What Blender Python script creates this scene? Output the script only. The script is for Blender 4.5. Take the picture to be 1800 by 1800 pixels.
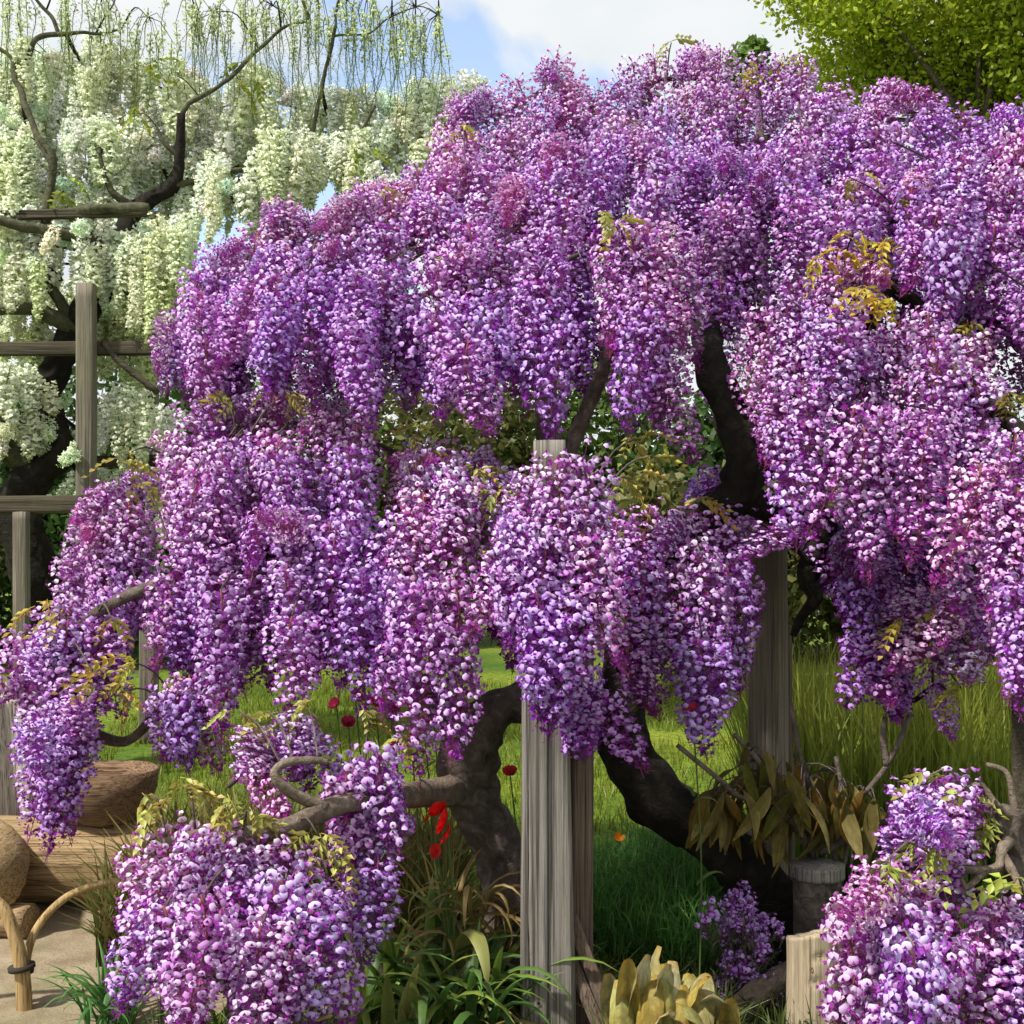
import bpy, math, random
import numpy as np
from mathutils import Matrix, Vector, Euler, noise

# ------------------------------------------------------------------ camera, world, sun
for o in list(bpy.data.objects): bpy.data.objects.remove(o)
S = bpy.context.scene
COL = S.collection
R = math.radians
CAM_H = 1.9
F = 900 / math.tan(R(22.5))            # focal length in photo pixels (1800 px square)

cam = bpy.data.cameras.new('camera'); cam_o = bpy.data.objects.new('camera', cam); COL.objects.link(cam_o)
cam.sensor_width = 36; cam.angle = R(45); cam.clip_start = 0.05; cam.clip_end = 1500
cam_o.location = (0, 0, CAM_H); cam_o.rotation_euler = (R(90), 0, 0)
S.camera = cam_o
S.render.resolution_x = S.render.resolution_y = 1024

SUN_EL, SUN_AZ = 54, -122              # azimuth clockwise from +Y: over the left shoulder
W = bpy.data.worlds.new('World'); S.world = W; W.use_nodes = True
nt = W.node_tree; nt.nodes.clear()
wo = nt.nodes.new('ShaderNodeOutputWorld'); bg = nt.nodes.new('ShaderNodeBackground')
sky = nt.nodes.new('ShaderNodeTexSky'); sky.sky_type = 'NISHITA'; sky.sun_disc = False
sky.sun_elevation = R(SUN_EL); sky.sun_rotation = R(SUN_AZ); sky.air_density = 1.0; sky.dust_density = 0.6
bg.inputs['Strength'].default_value = 0.12
tc = nt.nodes.new('ShaderNodeTexCoord')
sep = nt.nodes.new('ShaderNodeSeparateXYZ'); nt.links.new(tc.outputs['Generated'], sep.inputs[0])
def wmath(op, a, b):
    n = nt.nodes.new('ShaderNodeMath'); n.operation = op
    for i, v in enumerate((a, b)):
        if isinstance(v, (int, float)): n.inputs[i].default_value = v
        else: nt.links.new(v, n.inputs[i])
    return n.outputs[0]
zz = wmath('MAXIMUM', wmath('ADD', sep.outputs[2], 0.25), 0.05)
comb = nt.nodes.new('ShaderNodeCombineXYZ')
nt.links.new(wmath('DIVIDE', sep.outputs[0], zz), comb.inputs[0])
nt.links.new(wmath('ADD', wmath('DIVIDE', sep.outputs[1], zz), 0.07), comb.inputs[1])
comb.inputs[2].default_value = 3.1
cn = nt.nodes.new('ShaderNodeTexNoise'); cn.inputs['Scale'].default_value = 1.35
cn.inputs['Detail'].default_value = 7; cn.inputs['Roughness'].default_value = 0.52; cn.inputs['Distortion'].default_value = 0.3
nt.links.new(comb.outputs[0], cn.inputs['Vector'])
cr = nt.nodes.new('ShaderNodeValToRGB'); cr.color_ramp.elements[0].position = 0.385; cr.color_ramp.elements[1].position = 0.44
cr.color_ramp.elements[0].color = (0.22, 0.22, 0.22, 1)
nt.links.new(cn.outputs['Fac'], cr.inputs[0])
cn2 = nt.nodes.new('ShaderNodeTexNoise'); cn2.inputs['Scale'].default_value = 3.2; cn2.inputs['Detail'].default_value = 6
nt.links.new(comb.outputs[0], cn2.inputs['Vector'])
cc = nt.nodes.new('ShaderNodeValToRGB')
cc.color_ramp.elements[0].position = 0.3; cc.color_ramp.elements[0].color = (3.0, 3.2, 3.3, 1)
cc.color_ramp.elements[1].position = 0.65; cc.color_ramp.elements[1].color = (3.65, 3.72, 3.75, 1)
nt.links.new(cn2.outputs['Fac'], cc.inputs[0])
mx = nt.nodes.new('ShaderNodeMix'); mx.data_type = 'RGBA'
nt.links.new(cr.outputs['Color'], mx.inputs[0]); nt.links.new(sky.outputs[0], mx.inputs[6]); nt.links.new(cc.outputs['Color'], mx.inputs[7])
nt.links.new(mx.outputs[2], bg.inputs['Color']); nt.links.new(bg.outputs[0], wo.inputs['Surface'])

sun = bpy.data.lights.new('sun', 'SUN'); sun.energy = 2.9; sun.angle = R(3.0); sun.color = (1.0, 0.955, 0.89)
sun_o = bpy.data.objects.new('sun', sun); COL.objects.link(sun_o)
sd = Vector((math.cos(R(SUN_EL)) * math.sin(R(SUN_AZ)), math.cos(R(SUN_EL)) * math.cos(R(SUN_AZ)), math.sin(R(SUN_EL))))
sun_o.rotation_euler = sd.to_track_quat('Z', 'Y').to_euler(); sun_o.location = (-4, -6, 12)
vs = S.view_settings; vs.view_transform = 'Standard'; vs.look = 'None'; vs.gamma = 1; vs.exposure = 1.15
cy = S.cycles; cy.max_bounces = 4; cy.diffuse_bounces = 3; cy.glossy_bounces = 1; cy.transmission_bounces = 2; cy.transparent_max_bounces = 4

# ------------------------------------------------------------------ helpers
def P(px, py, Y):
    """photo pixel + distance in metres -> world point"""
    return np.array([(px - 900) / F * Y, Y, CAM_H - (py - 900) / F * Y])
def pxm(px, Y): return px * Y / F
rng = np.random.default_rng(11)
random.seed(5)

def ns(x, y=0.0, z=0.0): return noise.noise(Vector((x, y, z)))

class MB:
    """collects vertices/faces with a vertex colour; builds ONE mesh"""
    def __init__(s): s.v = []; s.f = []; s.c = []; s.m = []; s.n = 0
    def add(s, verts, faces, col=(1, 1, 1), mat=0):
        verts = np.asarray(verts, float).reshape(-1, 3)
        col = np.asarray(col, float)
        if col.ndim == 1: col = np.tile(col[:3], (len(verts), 1))
        s.v.append(verts); s.c.append(col[:, :3])
        for f in faces: s.f.append(tuple(int(i) + s.n for i in f)); s.m.append(mat)
        s.n += len(verts)
    def mesh(s, name, mats, smooth=True):
        v = np.concatenate(s.v) if s.v else np.zeros((0, 3)); c = np.concatenate(s.c) if s.c else np.zeros((0, 3))
        me = bpy.data.meshes.new(name); me.from_pydata(v.tolist(), [], s.f)
        at = me.color_attributes.new('Col', 'FLOAT_COLOR', 'POINT')
        at.data.foreach_set('color', np.hstack([c, np.ones((len(c), 1))]).ravel())
        for m in (mats if isinstance(mats, (list, tuple)) else [mats]): me.materials.append(m)
        me.polygons.foreach_set('material_index', s.m)
        if smooth: me.polygons.foreach_set('use_smooth', [True] * len(s.f))
        me.update(); return me

def link(name, me, parent=None, loc=(0, 0, 0)):
    o = bpy.data.objects.new(name, me); COL.objects.link(o); o.location = loc
    if parent is not None: o.parent = parent
    return o
def thing(name, label, cat, base, group=None):
    o = bpy.data.objects.new(name, None); COL.objects.link(o); o.location = tuple(base); o.empty_display_size = 0.1
    o['label'] = label; o['category'] = cat
    if group: o['group'] = group
    return o
def tag(o, label, cat, group=None):
    o['label'] = label; o['category'] = cat
    if group: o['group'] = group
    return o
def part(name, mb, mats, root, smooth=True):
    """mesh built in world coordinates, parented to an unrotated empty"""
    b = np.array(root.location); mb.v = [x - b for x in mb.v]
    return link(name, mb.mesh(name, mats, smooth), root)

def smooth_path(pts, n=8):
    pts = np.asarray(pts, float); out = []
    ext = np.vstack([2 * pts[0] - pts[1], pts, 2 * pts[-1] - pts[-2]])
    for i in range(1, len(ext) - 2):
        p0, p1, p2, p3 = ext[i - 1:i + 3]
        for t in np.arange(n) / n:
            out.append(0.5 * ((2 * p1) + (-p0 + p2) * t + (2 * p0 - 5 * p1 + 4 * p2 - p3) * t * t + (-p0 + 3 * p1 - 3 * p2 + p3) * t ** 3))
    out.append(ext[-2]); return np.array(out)

def tube(mb, pts, radii, sides=6, col=(1, 1, 1), mat=0, gnarl=0.0, seed=0.0, caps=True):
    pts = np.asarray(pts, float); n = len(pts)
    radii = np.interp(np.linspace(0, 1, n), np.linspace(0, 1, len(radii)), radii) if len(np.atleast_1d(radii)) > 1 else np.full(n, float(np.atleast_1d(radii)[0]))
    T = np.gradient(pts, axis=0); T /= np.linalg.norm(T, axis=1)[:, None] + 1e-9
    ref = np.array([0.31, 0.2, 0.93]) if abs(T[0][2]) < 0.9 else np.array([0.95, 0.3, 0.1])
    V = []; u = np.cross(T[0], ref); u /= np.linalg.norm(u)
    s_acc = 0.0
    for i in range(n):
        if i: s_acc += np.linalg.norm(pts[i] - pts[i - 1])
        u = u - T[i] * (u @ T[i]); u /= np.linalg.norm(u) + 1e-9
        w = np.cross(T[i], u)
        for k in range(sides):
            a = 2 * math.pi * k / sides; r = radii[i]
            if gnarl:
                ca, sa = math.cos(a + s_acc * 2.2), math.sin(a + s_acc * 2.2)
                r *= 1 + gnarl * (1.3 * ns(ca * 1.7 + seed, sa * 1.7, s_acc * 2.5) + 0.9 * ns(ca * 4 + seed, sa * 4, s_acc * 6))
            V.append(pts[i] + r * (math.cos(a) * u + math.sin(a) * w))
    Fc = []
    for i in range(n - 1):
        for k in range(sides):
            k2 = (k + 1) % sides
            Fc.append((i * sides + k, i * sides + k2, (i + 1) * sides + k2, (i + 1) * sides + k))
    if caps: Fc.append(tuple(range(sides - 1, -1, -1))); Fc.append(tuple(range((n - 1) * sides, n * sides)))
    mb.add(V, Fc, col, mat)

# ------------------------------------------------------------------ materials
def new_mat(name):
    m = bpy.data.materials.new(name); m.use_nodes = True
    t = m.node_tree; t.nodes.clear()
    out = t.nodes.new('ShaderNodeOutputMaterial'); b = t.nodes.new('ShaderNodeBsdfPrincipled')
    t.links.new(b.outputs[0], out.inputs['Surface']); return m, t, b, out
def mixrgb(t, a, b, fac, mode='MIX'):
    n = t.nodes.new('ShaderNodeMix'); n.data_type = 'RGBA'; n.blend_type = mode
    for i, v in ((0, fac), (6, a), (7, b)):
        if hasattr(v, 'is_output'): t.links.new(v, n.inputs[i])
        elif i == 0: n.inputs[0].default_value = v
        else: n.inputs[i].default_value = (*v[:3], 1)
    return n.outputs[2]
def nz(t, scale, detail=4, vec=None, rough=0.55, dist=0.0):
    n = t.nodes.new('ShaderNodeTexNoise'); n.inputs['Scale'].default_value = scale; n.inputs['Detail'].default_value = detail
    n.inputs['Roughness'].default_value = rough; n.inputs['Distortion'].default_value = dist
    if vec is not None: t.links.new(vec, n.inputs['Vector'])
    return n.outputs['Fac']
def ramp(t, fac, stops):
    n = t.nodes.new('ShaderNodeValToRGB'); e = n.color_ramp.elements
    while len(e) < len(stops): e.new(0.5)
    for el, (p, c) in zip(e, stops): el.position = p; el.color = (*c, 1)
    t.links.new(fac, n.inputs[0]); return n.outputs['Color']
def objvec(t, scale=(1, 1, 1)):
    c = t.nodes.new('ShaderNodeTexCoord'); m = t.nodes.new('ShaderNodeMapping'); m.inputs['Scale'].default_value = scale
    t.links.new(c.outputs['Object'], m.inputs['Vector']); return m.outputs[0]
def bump(t, b, h, strength=0.4, dist=0.01):
    n = t.nodes.new('ShaderNodeBump'); n.inputs['Strength'].default_value = strength; n.inputs['Distance'].default_value = dist
    t.links.new(h, n.inputs['Height']); t.links.new(n.outputs[0], b.inputs['Normal'])

def leafy(name, transl=0.3, rough=0.55, spec=0.25, use_obj=True, var=0.25):
    """vertex colour x object colour, slightly translucent"""
    m, t, b, out = new_mat(name)
    a = t.nodes.new('ShaderNodeVertexColor'); a.layer_name = 'Col'
    c = a.outputs['Color']
    if use_obj:
        oi = t.nodes.new('ShaderNodeObjectInfo'); c = mixrgb(t, c, oi.outputs['Color'], 1.0, 'MULTIPLY')
    if var:
        g = t.nodes.new('ShaderNodeNewGeometry')
        f = nz(t, 60, 2, g.outputs['Position'])
        c = mixrgb(t, c, mixrgb(t, c, (1 - var,) * 3, 1.0, 'MULTIPLY'), f)
    t.links.new(c, b.inputs['Base Color']); b.inputs['Roughness'].default_value = rough
    b.inputs['Specular IOR Level'].default_value = spec
    tr = t.nodes.new('ShaderNodeBsdfTranslucent'); t.links.new(c, tr.inputs['Color'])
    ms = t.nodes.new('ShaderNodeMixShader'); ms.inputs[0].default_value = transl
    t.links.new(b.outputs[0], ms.inputs[1]); t.links.new(tr.outputs[0], ms.inputs[2])
    t.links.new(ms.outputs[0], out.inputs['Surface']); return m
M_PETAL = leafy('wisteria_petal', 0.32, 0.6, 0.15, True, 0.0)
M_WHITE = leafy('white_wisteria_petal', 0.4, 0.6, 0.15, True, 0.0)
M_LEAF = leafy('leaf', 0.3, 0.45, 0.35)
def blotch(m, col, sc):
    t = m.node_tree; v = objvec(t); f = ramp(t, nz(t, sc, 6, v, 0.7), [(0.5, (0, 0, 0)), (0.66, (0.75, 0.75, 0.75))])
    g = ramp(t, nz(t, 1.0, 3, objvec(t, (90, 90, 6))), [(0.35, (0.72, 0.72, 0.72)), (0.65, (1.12, 1.12, 1.12))])
    for n in [x for x in t.nodes if x.type in ('BSDF_PRINCIPLED', 'BSDF_TRANSLUCENT')]:
        i = n.inputs['Base Color' if n.type == 'BSDF_PRINCIPLED' else 'Color']; src = i.links[0].from_socket
        t.links.new(mixrgb(t, mixrgb(t, src, g, 1.0, 'MULTIPLY'), col, f), i)
    return m
M_SPOON = blotch(leafy('spotted_pale_leaf', 0.35, 0.55, 0.2), (0.2, 0.12, 0.03), 14)
M_DRY = blotch(leafy('dry_leaf', 0.25, 0.7, 0.15), (0.07, 0.05, 0.015), 22)
M_GRASS = leafy('grass_blade', 0.3, 0.45, 0.3, False)

def bark(name, dark, mid, light, scale=18):
    m, t, b, _ = new_mat(name); v = objvec(t)
    f = nz(t, scale, 6, v, 0.65, 0.6); g = nz(t, scale * 0.22, 3, v)
    c = ramp(t, f, [(0.3, dark), (0.52, mid), (0.75, light)])
    c = mixrgb(t, c, tuple(x * 0.55 for x in mid), g)
    t.links.new(c, b.inputs['Base Color']); b.inputs['Roughness'].default_value = 0.9; b.inputs['Specular IOR Level'].default_value = 0.2
    bump(t, b, f, 0.9, 0.03); return m
M_BARK = bark('wisteria_bark', (0.035, 0.026, 0.02), (0.15, 0.115, 0.095), (0.40, 0.34, 0.29))
M_BARKP = bark('pale_bark', (0.09, 0.065, 0.045), (0.26, 0.2, 0.15), (0.45, 0.37, 0.29), 30)
M_BARKG = bark('mossy_bark', (0.03, 0.03, 0.015), (0.10, 0.10, 0.055), (0.22, 0.21, 0.13))
M_BARKD = bark('dark_bark', (0.006, 0.006, 0.004), (0.022, 0.018, 0.012), (0.06, 0.05, 0.035))

def wood(name, a, b_, c_, zaxis=2, green=None, grain=1.0):
    m, t, b, _ = new_mat(name)
    sc = [58 * grain] * 3; sc[zaxis] = 1.3 * grain; v = objvec(t, tuple(sc))
    f = nz(t, 1.0, 9, v, 0.72, 0.6); f2 = nz(t, 2.2, 3, objvec(t))
    sc2 = [130 * grain] * 3; sc2[zaxis] = 1.6
    f3 = nz(t, 1.0, 3, objvec(t, tuple(sc2)), 0.5)
    c = ramp(t, f, [(0.32, a), (0.5, b_), (0.72, c_)])
    c = mixrgb(t, c, tuple(x * 0.5 for x in a), ramp(t, f3, [(0.52, (0, 0, 0)), (0.62, (0.85, 0.85, 0.85))]))
    c = mixrgb(t, c, tuple(x * 0.62 for x in b_), ramp(t, f2, [(0.4, (0, 0, 0)), (0.7, (0.8, 0.8, 0.8))]))
    if green: c = mixrgb(t, c, green, ramp(t, nz(t, 3.0, 5, objvec(t, (1, 1, 0.4))), [(0.5, (0, 0, 0)), (0.68, (0.6, 0.6, 0.6))]))
    t.links.new(c, b.inputs['Base Color']); b.inputs['Roughness'].default_value = 0.85; b.inputs['Specular IOR Level'].default_value = 0.25
    bump(t, b, f, 0.9, 0.012); return m
M_POST = wood('weathered_wood', (0.11, 0.095, 0.08), (0.27, 0.24, 0.21), (0.40, 0.37, 0.33), 2, (0.2, 0.2, 0.1))
M_POSTB = wood('brown_wood', (0.08, 0.055, 0.04), (0.19, 0.135, 0.1), (0.29, 0.22, 0.17), 2)
M_POSTG = wood('mossy_wood', (0.1, 0.085, 0.06), (0.25, 0.205, 0.155), (0.36, 0.3, 0.24), 2, (0.13, 0.12, 0.05))
M_LOG = wood('log_wood', (0.2, 0.125, 0.055), (0.40, 0.275, 0.14), (0.54, 0.40, 0.23), 0)
M_LOGY = wood('log_wood_end_on', (0.2, 0.125, 0.055), (0.40, 0.275, 0.14), (0.54, 0.40, 0.23), 1)
M_BROWN = wood('dark_bowl_wood', (0.09, 0.05, 0.025), (0.22, 0.135, 0.075), (0.34, 0.23, 0.14), 0)
M_TAN = wood('tan_wood', (0.3, 0.23, 0.14), (0.47, 0.38, 0.25), (0.58, 0.48, 0.34), 2)
M_BAMBOO = wood('bamboo', (0.33, 0.2, 0.08), (0.5, 0.34, 0.15), (0.62, 0.46, 0.25), 2)
M_DRIFT = wood('pale_drift_wood', (0.3, 0.26, 0.21), (0.52, 0.47, 0.4), (0.66, 0.61, 0.54), 2)
M_PERG = wood('pergola_wood', (0.1, 0.085, 0.06), (0.22, 0.19, 0.145), (0.33, 0.29, 0.23), 2, (0.15, 0.15, 0.07))
M_PERGX = wood('pergola_beam_wood', (0.03, 0.025, 0.015), (0.085, 0.07, 0.045), (0.16, 0.135, 0.095), 0, (0.1, 0.1, 0.045))

def simple(name, col, rough=0.6):
    m, t, b, _ = new_mat(name); f = nz(t, 30, 3, objvec(t))
    t.links.new(mixrgb(t, col, tuple(c * 0.6 for c in col), f), b.inputs['Base Color']); b.inputs['Roughness'].default_value = rough; return m
M_TIE = simple('dark_twine', (0.03, 0.02, 0.012), 0.9)

# ground
m, t, b, _ = new_mat('lawn_ground'); v = objvec(t)
c = ramp(t, nz(t, 0.55, 5, v, 0.6), [(0.3, (0.055, 0.11, 0.018)), (0.5, (0.15, 0.21, 0.02)), (0.72, (0.27, 0.28, 0.03))])
c = mixrgb(t, c, (0.04, 0.085, 0.015), ramp(t, nz(t, 14, 6, v, 0.7), [(0.42, (0, 0, 0)), (0.62, (0.8, 0.8, 0.8))]))
t.links.new(c, b.inputs['Base Color']); b.inputs['Roughness'].default_value = 0.95; b.inputs['Specular IOR Level'].default_value = 0.1
bump(t, b, nz(t, 40, 5, v), 0.8, 0.03); M_LAWN = m
m, t, b, _ = new_mat('sandy_path'); v = objvec(t)
f = nz(t, 6, 8, v, 0.65); g = nz(t, 90, 4, v, 0.7)
c = ramp(t, f, [(0.3, (0.17, 0.125, 0.07)), (0.5, (0.27, 0.21, 0.13)), (0.7, (0.35, 0.285, 0.185))])
c = mixrgb(t, c, (0.12, 0.09, 0.05), ramp(t, g, [(0.52, (0, 0, 0)), (0.68, (0.7, 0.7, 0.7))]))
c = mixrgb(t, c, (0.12, 0.13, 0.04), ramp(t, nz(t, 1.6, 4, v), [(0.5, (0, 0, 0)), (0.7, (0.55, 0.55, 0.55))]))
t.links.new(c, b.inputs['Base Color']); b.inputs['Roughness'].default_value = 0.95; bump(t, b, g, 0.6, 0.012); M_SAND = m
m, t, b, _ = new_mat('bed_soil'); v = objvec(t)
f = nz(t, 18, 8, v, 0.7)
t.links.new(ramp(t, f, [(0.3, (0.014, 0.01, 0.006)), (0.55, (0.05, 0.034, 0.02)), (0.75, (0.13, 0.09, 0.05))]), b.inputs['Base Color'])
b.inputs['Roughness'].default_value = 0.95; bump(t, b, f, 1.0, 0.04); M_SOIL = m

# ------------------------------------------------------------------ setting: ground sheets
def sheet(name, outline, z, mat, dense=None):
    mb = MB()
    mb.add([(x, y, z) for x, y in outline], [tuple(range(len(outline)))])
    o = link(name, mb.mesh(name, mat, False)); o['kind'] = 'structure'; return o
sheet('ground', [(-600, -20), (600, -20), (600, 900), (-600, 900)], 0.0, M_LAWN)
def wob(pts, amp=0.08, n=10):
    p = smooth_path([(x, y, 0) for x, y in pts + [pts[0]]], n)[:-1]
    return [(q[0] + amp * ns(q[0] * 2, q[1] * 2, 7), q[1] + amp * ns(q[0] * 2, q[1] * 2, 17)) for q in p]
sheet('path', wob([(-5, 2.6), (-1.7, 2.6), (-1.2, 4.2), (-1.15, 5.4), (-1.5, 6.6), (-3.2, 6.9), (-6, 6.9)]), 0.004, M_SAND)
sheet('garden_bed', wob([(-1.15, 2.8), (3.5, 2.8), (3.6, 4.8), (2.6, 5.9), (1.4, 5.5), (0.4, 5.2), (-0.6, 5.9), (-1.3, 5.6), (-1.0, 4.2)]), 0.008, M_SOIL)

# ------------------------------------------------------------------ wisteria racemes
# a floret is a cupped standard petal, two darker wings and a thin pedicel
def floret_geo(size, cup, wing, asp=1.0):
    a = np.linspace(0, 2 * math.pi, 9)[:-1] + math.pi / 2
    ban = [(0.16, 0, 0.0)] + [(0.16 * cup * math.sin(x) - cup * (0.22 if math.sin(x) > 0.2 else 0.0) - 0.26 * cup * abs(math.cos(x)), 0.58 * asp * math.cos(x), 0.05 + (0.38 if abs(math.cos(x)) < 0.1 and math.sin(x) > 0 else 0.46) * math.sin(x) / asp ** 0.5) for x in a]
    wg = [(0.12, 0, 0.02), (0.52, 0, -0.2 * wing), (0.24, 0.24, -0.36 * wing), (0.24, -0.24, -0.36 * wing), (0.05, 0, -0.3 * wing)]
    V = np.array(ban + wg) * size
    Fc = [(0, i + 1, (i + 1) % 8 + 1) for i in range(8)] + [(9, 11, 10), (9, 10, 12), (9, 13, 11), (9, 12, 13)]
    return V, Fc
def rot_z(a): return np.array([[math.cos(a), -math.sin(a), 0], [math.sin(a), math.cos(a), 0], [0, 0, 1]])
def rot_y(a): return np.array([[math.cos(a), 0, math.sin(a)], [0, 1, 0], [-math.sin(a), 0, math.cos(a)]])
def rot_x(a): return np.array([[1, 0, 0], [0, math.cos(a), -math.sin(a)], [0, math.sin(a), math.cos(a)]])

def raceme_mesh(name, L, Rm, n, seed, pal, mat, fsize=0.03, sparse_tip=0.82, bend=0.04, fill=0.9):
    """hangs from the origin down -Z for L metres"""
    r = np.random.default_rng(seed); mb = MB()
    bx, by = r.normal(0, bend, 2)
    def ax(t): return np.array([bx * t * t * 1.5 + 0.012 * math.sin(t * 9 + seed), by * t * t * 1.5 + 0.012 * math.cos(t * 8 + seed), -L * t])
    tube(mb, [ax(t) for t in np.linspace(0, 1, 9)], [0.0042, 0.0012], 4, pal['stem'])
    ga = 2.39996
    for i in range(n):
        t = (i + 0.5) / n; t = 0.02 + 0.97 * t ** 0.93
        prof = min(1, 0.7 + t * 4.5) * (1 if t < 0.45 else 1 - ((t - 0.45) / 0.55) ** 1.5 * 0.82)
        rad = Rm * prof * r.uniform(0.86, 1.1) * (0.72 if r.random() < 0.1 else 1)
        az = i * ga + r.normal(0, 0.18)
        c0 = ax(t); d = np.array([math.cos(az), math.sin(az), 0])
        up = r.normal(0.012, 0.016) + 0.035 * (1 - t) * (rad / max(Rm, 1e-6)) * 0.5
        pos = c0 + d * rad + np.array([0, 0, up])
        # pedicel
        sd_ = np.array([-d[1], d[0], 0]) * 0.0011
        mb.add([c0 - sd_, c0 + sd_, pos + sd_, pos - sd_], [(0, 1, 2, 3)], pal['ped'] * r.uniform(0.7, 1.3))
        M = rot_z(az + r.normal(0, 0.35)) @ rot_y(r.normal(-0.62, 0.3)) @ rot_x(r.normal(0, 0.35))
        if t > sparse_tip:                                   # closed buds towards the tip
            s = fsize * 0.62 * (1 - (t - sparse_tip) / (1 - sparse_tip) * 0.55)
            V = np.array([(-0.1, 0, 0), (0.35, 0.22, 0.05), (0.35, -0.22, 0.05), (0.35, 0, -0.25), (1.0, 0, 0.05)]) * s
            Fc = [(0, 1, 2), (0, 3, 1), (0, 2, 3), (4, 2, 1), (4, 1, 3), (4, 3, 2)]
            mb.add(V @ (M @ rot_y(0.5)).T + pos, Fc, pal['bud'] * r.uniform(0.7, 1.2)); continue
        s = fsize * r.uniform(0.82, 1.2) * (1 - 0.25 * max(0, t - 0.5))
        V, Fc = floret_geo(s, r.uniform(0.5, 1.5), r.uniform(0.7, 1.3), r.uniform(0.75, 1.25))
        k = np.clip((r.beta(6, 1.3) if r.random() < 0.78 else r.beta(1.5, 3)) + 0.22 * (0.5 - t), 0, 1)
        ban = pal['pale'] * k + pal['mid'] * (1 - k)
        wng = pal['deep'] * r.uniform(0.75, 1.3)
        low = pal['mid'] * r.uniform(0.85, 1.2); g_ = np.array([1, 1, 0.85, 0.5, 0.2, 0.5, 0.85, 1])[:, None]
        col = np.vstack([[pal['eye'] * 0.35 + ban * 0.35 + low * 0.3], ban * g_ + low * (1 - g_), np.tile(wng, (5, 1))])
        col[1:9] *= r.uniform(0.92, 1.06, (8, 1))
        mb.add(V @ M.T + pos, Fc, col)
    # inner petals and calyces that close the raceme up
    m_ = int(n * fill)
    if m_:
        t = r.uniform(0.02, 0.93, m_); prof = np.minimum(1, 0.5 + t * 4.5) * np.where(t < 0.45, 1, 1 - np.clip((t - 0.45) / 0.55, 0, 1) ** 1.5 * 0.82)
        az = r.uniform(0, 6.283, m_); rd = Rm * prof * r.uniform(0.25, 0.8, m_)
        p = np.stack([bx * t * t * 1.5 + rd * np.cos(az), by * t * t * 1.5 + rd * np.sin(az), -L * t], 1)
        a = r.normal(0, 1, (m_, 3)); a /= np.linalg.norm(a, axis=1)[:, None]; b2 = np.cross(a, r.normal(0, 1, (m_, 3))); b2 /= np.linalg.norm(b2, axis=1)[:, None]
        s2 = fsize * r.uniform(0.5, 0.85, (m_, 1)); V = np.stack([p - a * s2 * 0.6, p + b2 * s2 * 0.45, p + a * s2 * 0.6, p - b2 * s2 * 0.45], 1).reshape(-1, 3)
        k = r.uniform(0, 1, (m_, 1)); c = np.where(k < 0.07, pal['ped'] * 1.2, pal['deep'] * (0.65 + 0.75 * k)); i = np.arange(m_) * 4
        mb.add(V, np.stack([i, i + 1, i + 2, i + 3], 1).tolist(), np.repeat(c, 4, 0))
    return mb.mesh(name, mat)

A = lambda *x: np.array(x)
PAL = [dict(pale=A(0.78, 0.72, 0.96), mid=A(0.46, 0.17, 0.58), deep=A(0.33, 0.055, 0.42), bud=A(0.33, 0.06, 0.38), eye=A(0.78, 0.7, 0.8), ped=A(0.31, 0.06, 0.25), stem=A(0.26, 0.1, 0.08)),
       dict(pale=A(0.86, 0.77, 0.95), mid=A(0.50, 0.17, 0.55), deep=A(0.37, 0.06, 0.39), bud=A(0.35, 0.06, 0.34), eye=A(0.85, 0.74, 0.74), ped=A(0.35, 0.075, 0.2), stem=A(0.3, 0.13, 0.07))]
PALW = dict(pale=A(0.93, 0.95, 0.92), mid=A(0.89, 0.93, 0.82), deep=A(0.83, 0.89, 0.66), bud=A(0.46, 0.54, 0.2), eye=A(0.75, 0.76, 0.4), ped=A(0.3, 0.36, 0.1), stem=A(0.25, 0.3, 0.09))

LENS = [0.30, 0.48, 0.68, 0.92]
RAC = {}
for li, L in enumerate(LENS):
    RAC[li] = [raceme_mesh('flower_raceme', L, 0.072 + 0.008 * li + 0.006 * k, int(240 * L + 80), 100 * li + k, PAL[k % 2], M_PETAL, 0.0255, fill=1.1) for k in range(4)]
RACW = {}
for li, L in enumerate(LENS):
    RACW[li] = [raceme_mesh('flower_raceme', L, 0.056 + 0.008 * k, int(170 * L + 40), 700 + 100 * li + k, PALW, M_WHITE, 0.036, 0.88) for k in range(3)]
RACS = [raceme_mesh('flower_raceme', L, 0.026, int(110 * L), 1200 + i, PALW, M_WHITE, 0.024, 0.2, 0.08, 0) for i, L in enumerate((0.5, 0.8, 1.1))]

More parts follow.
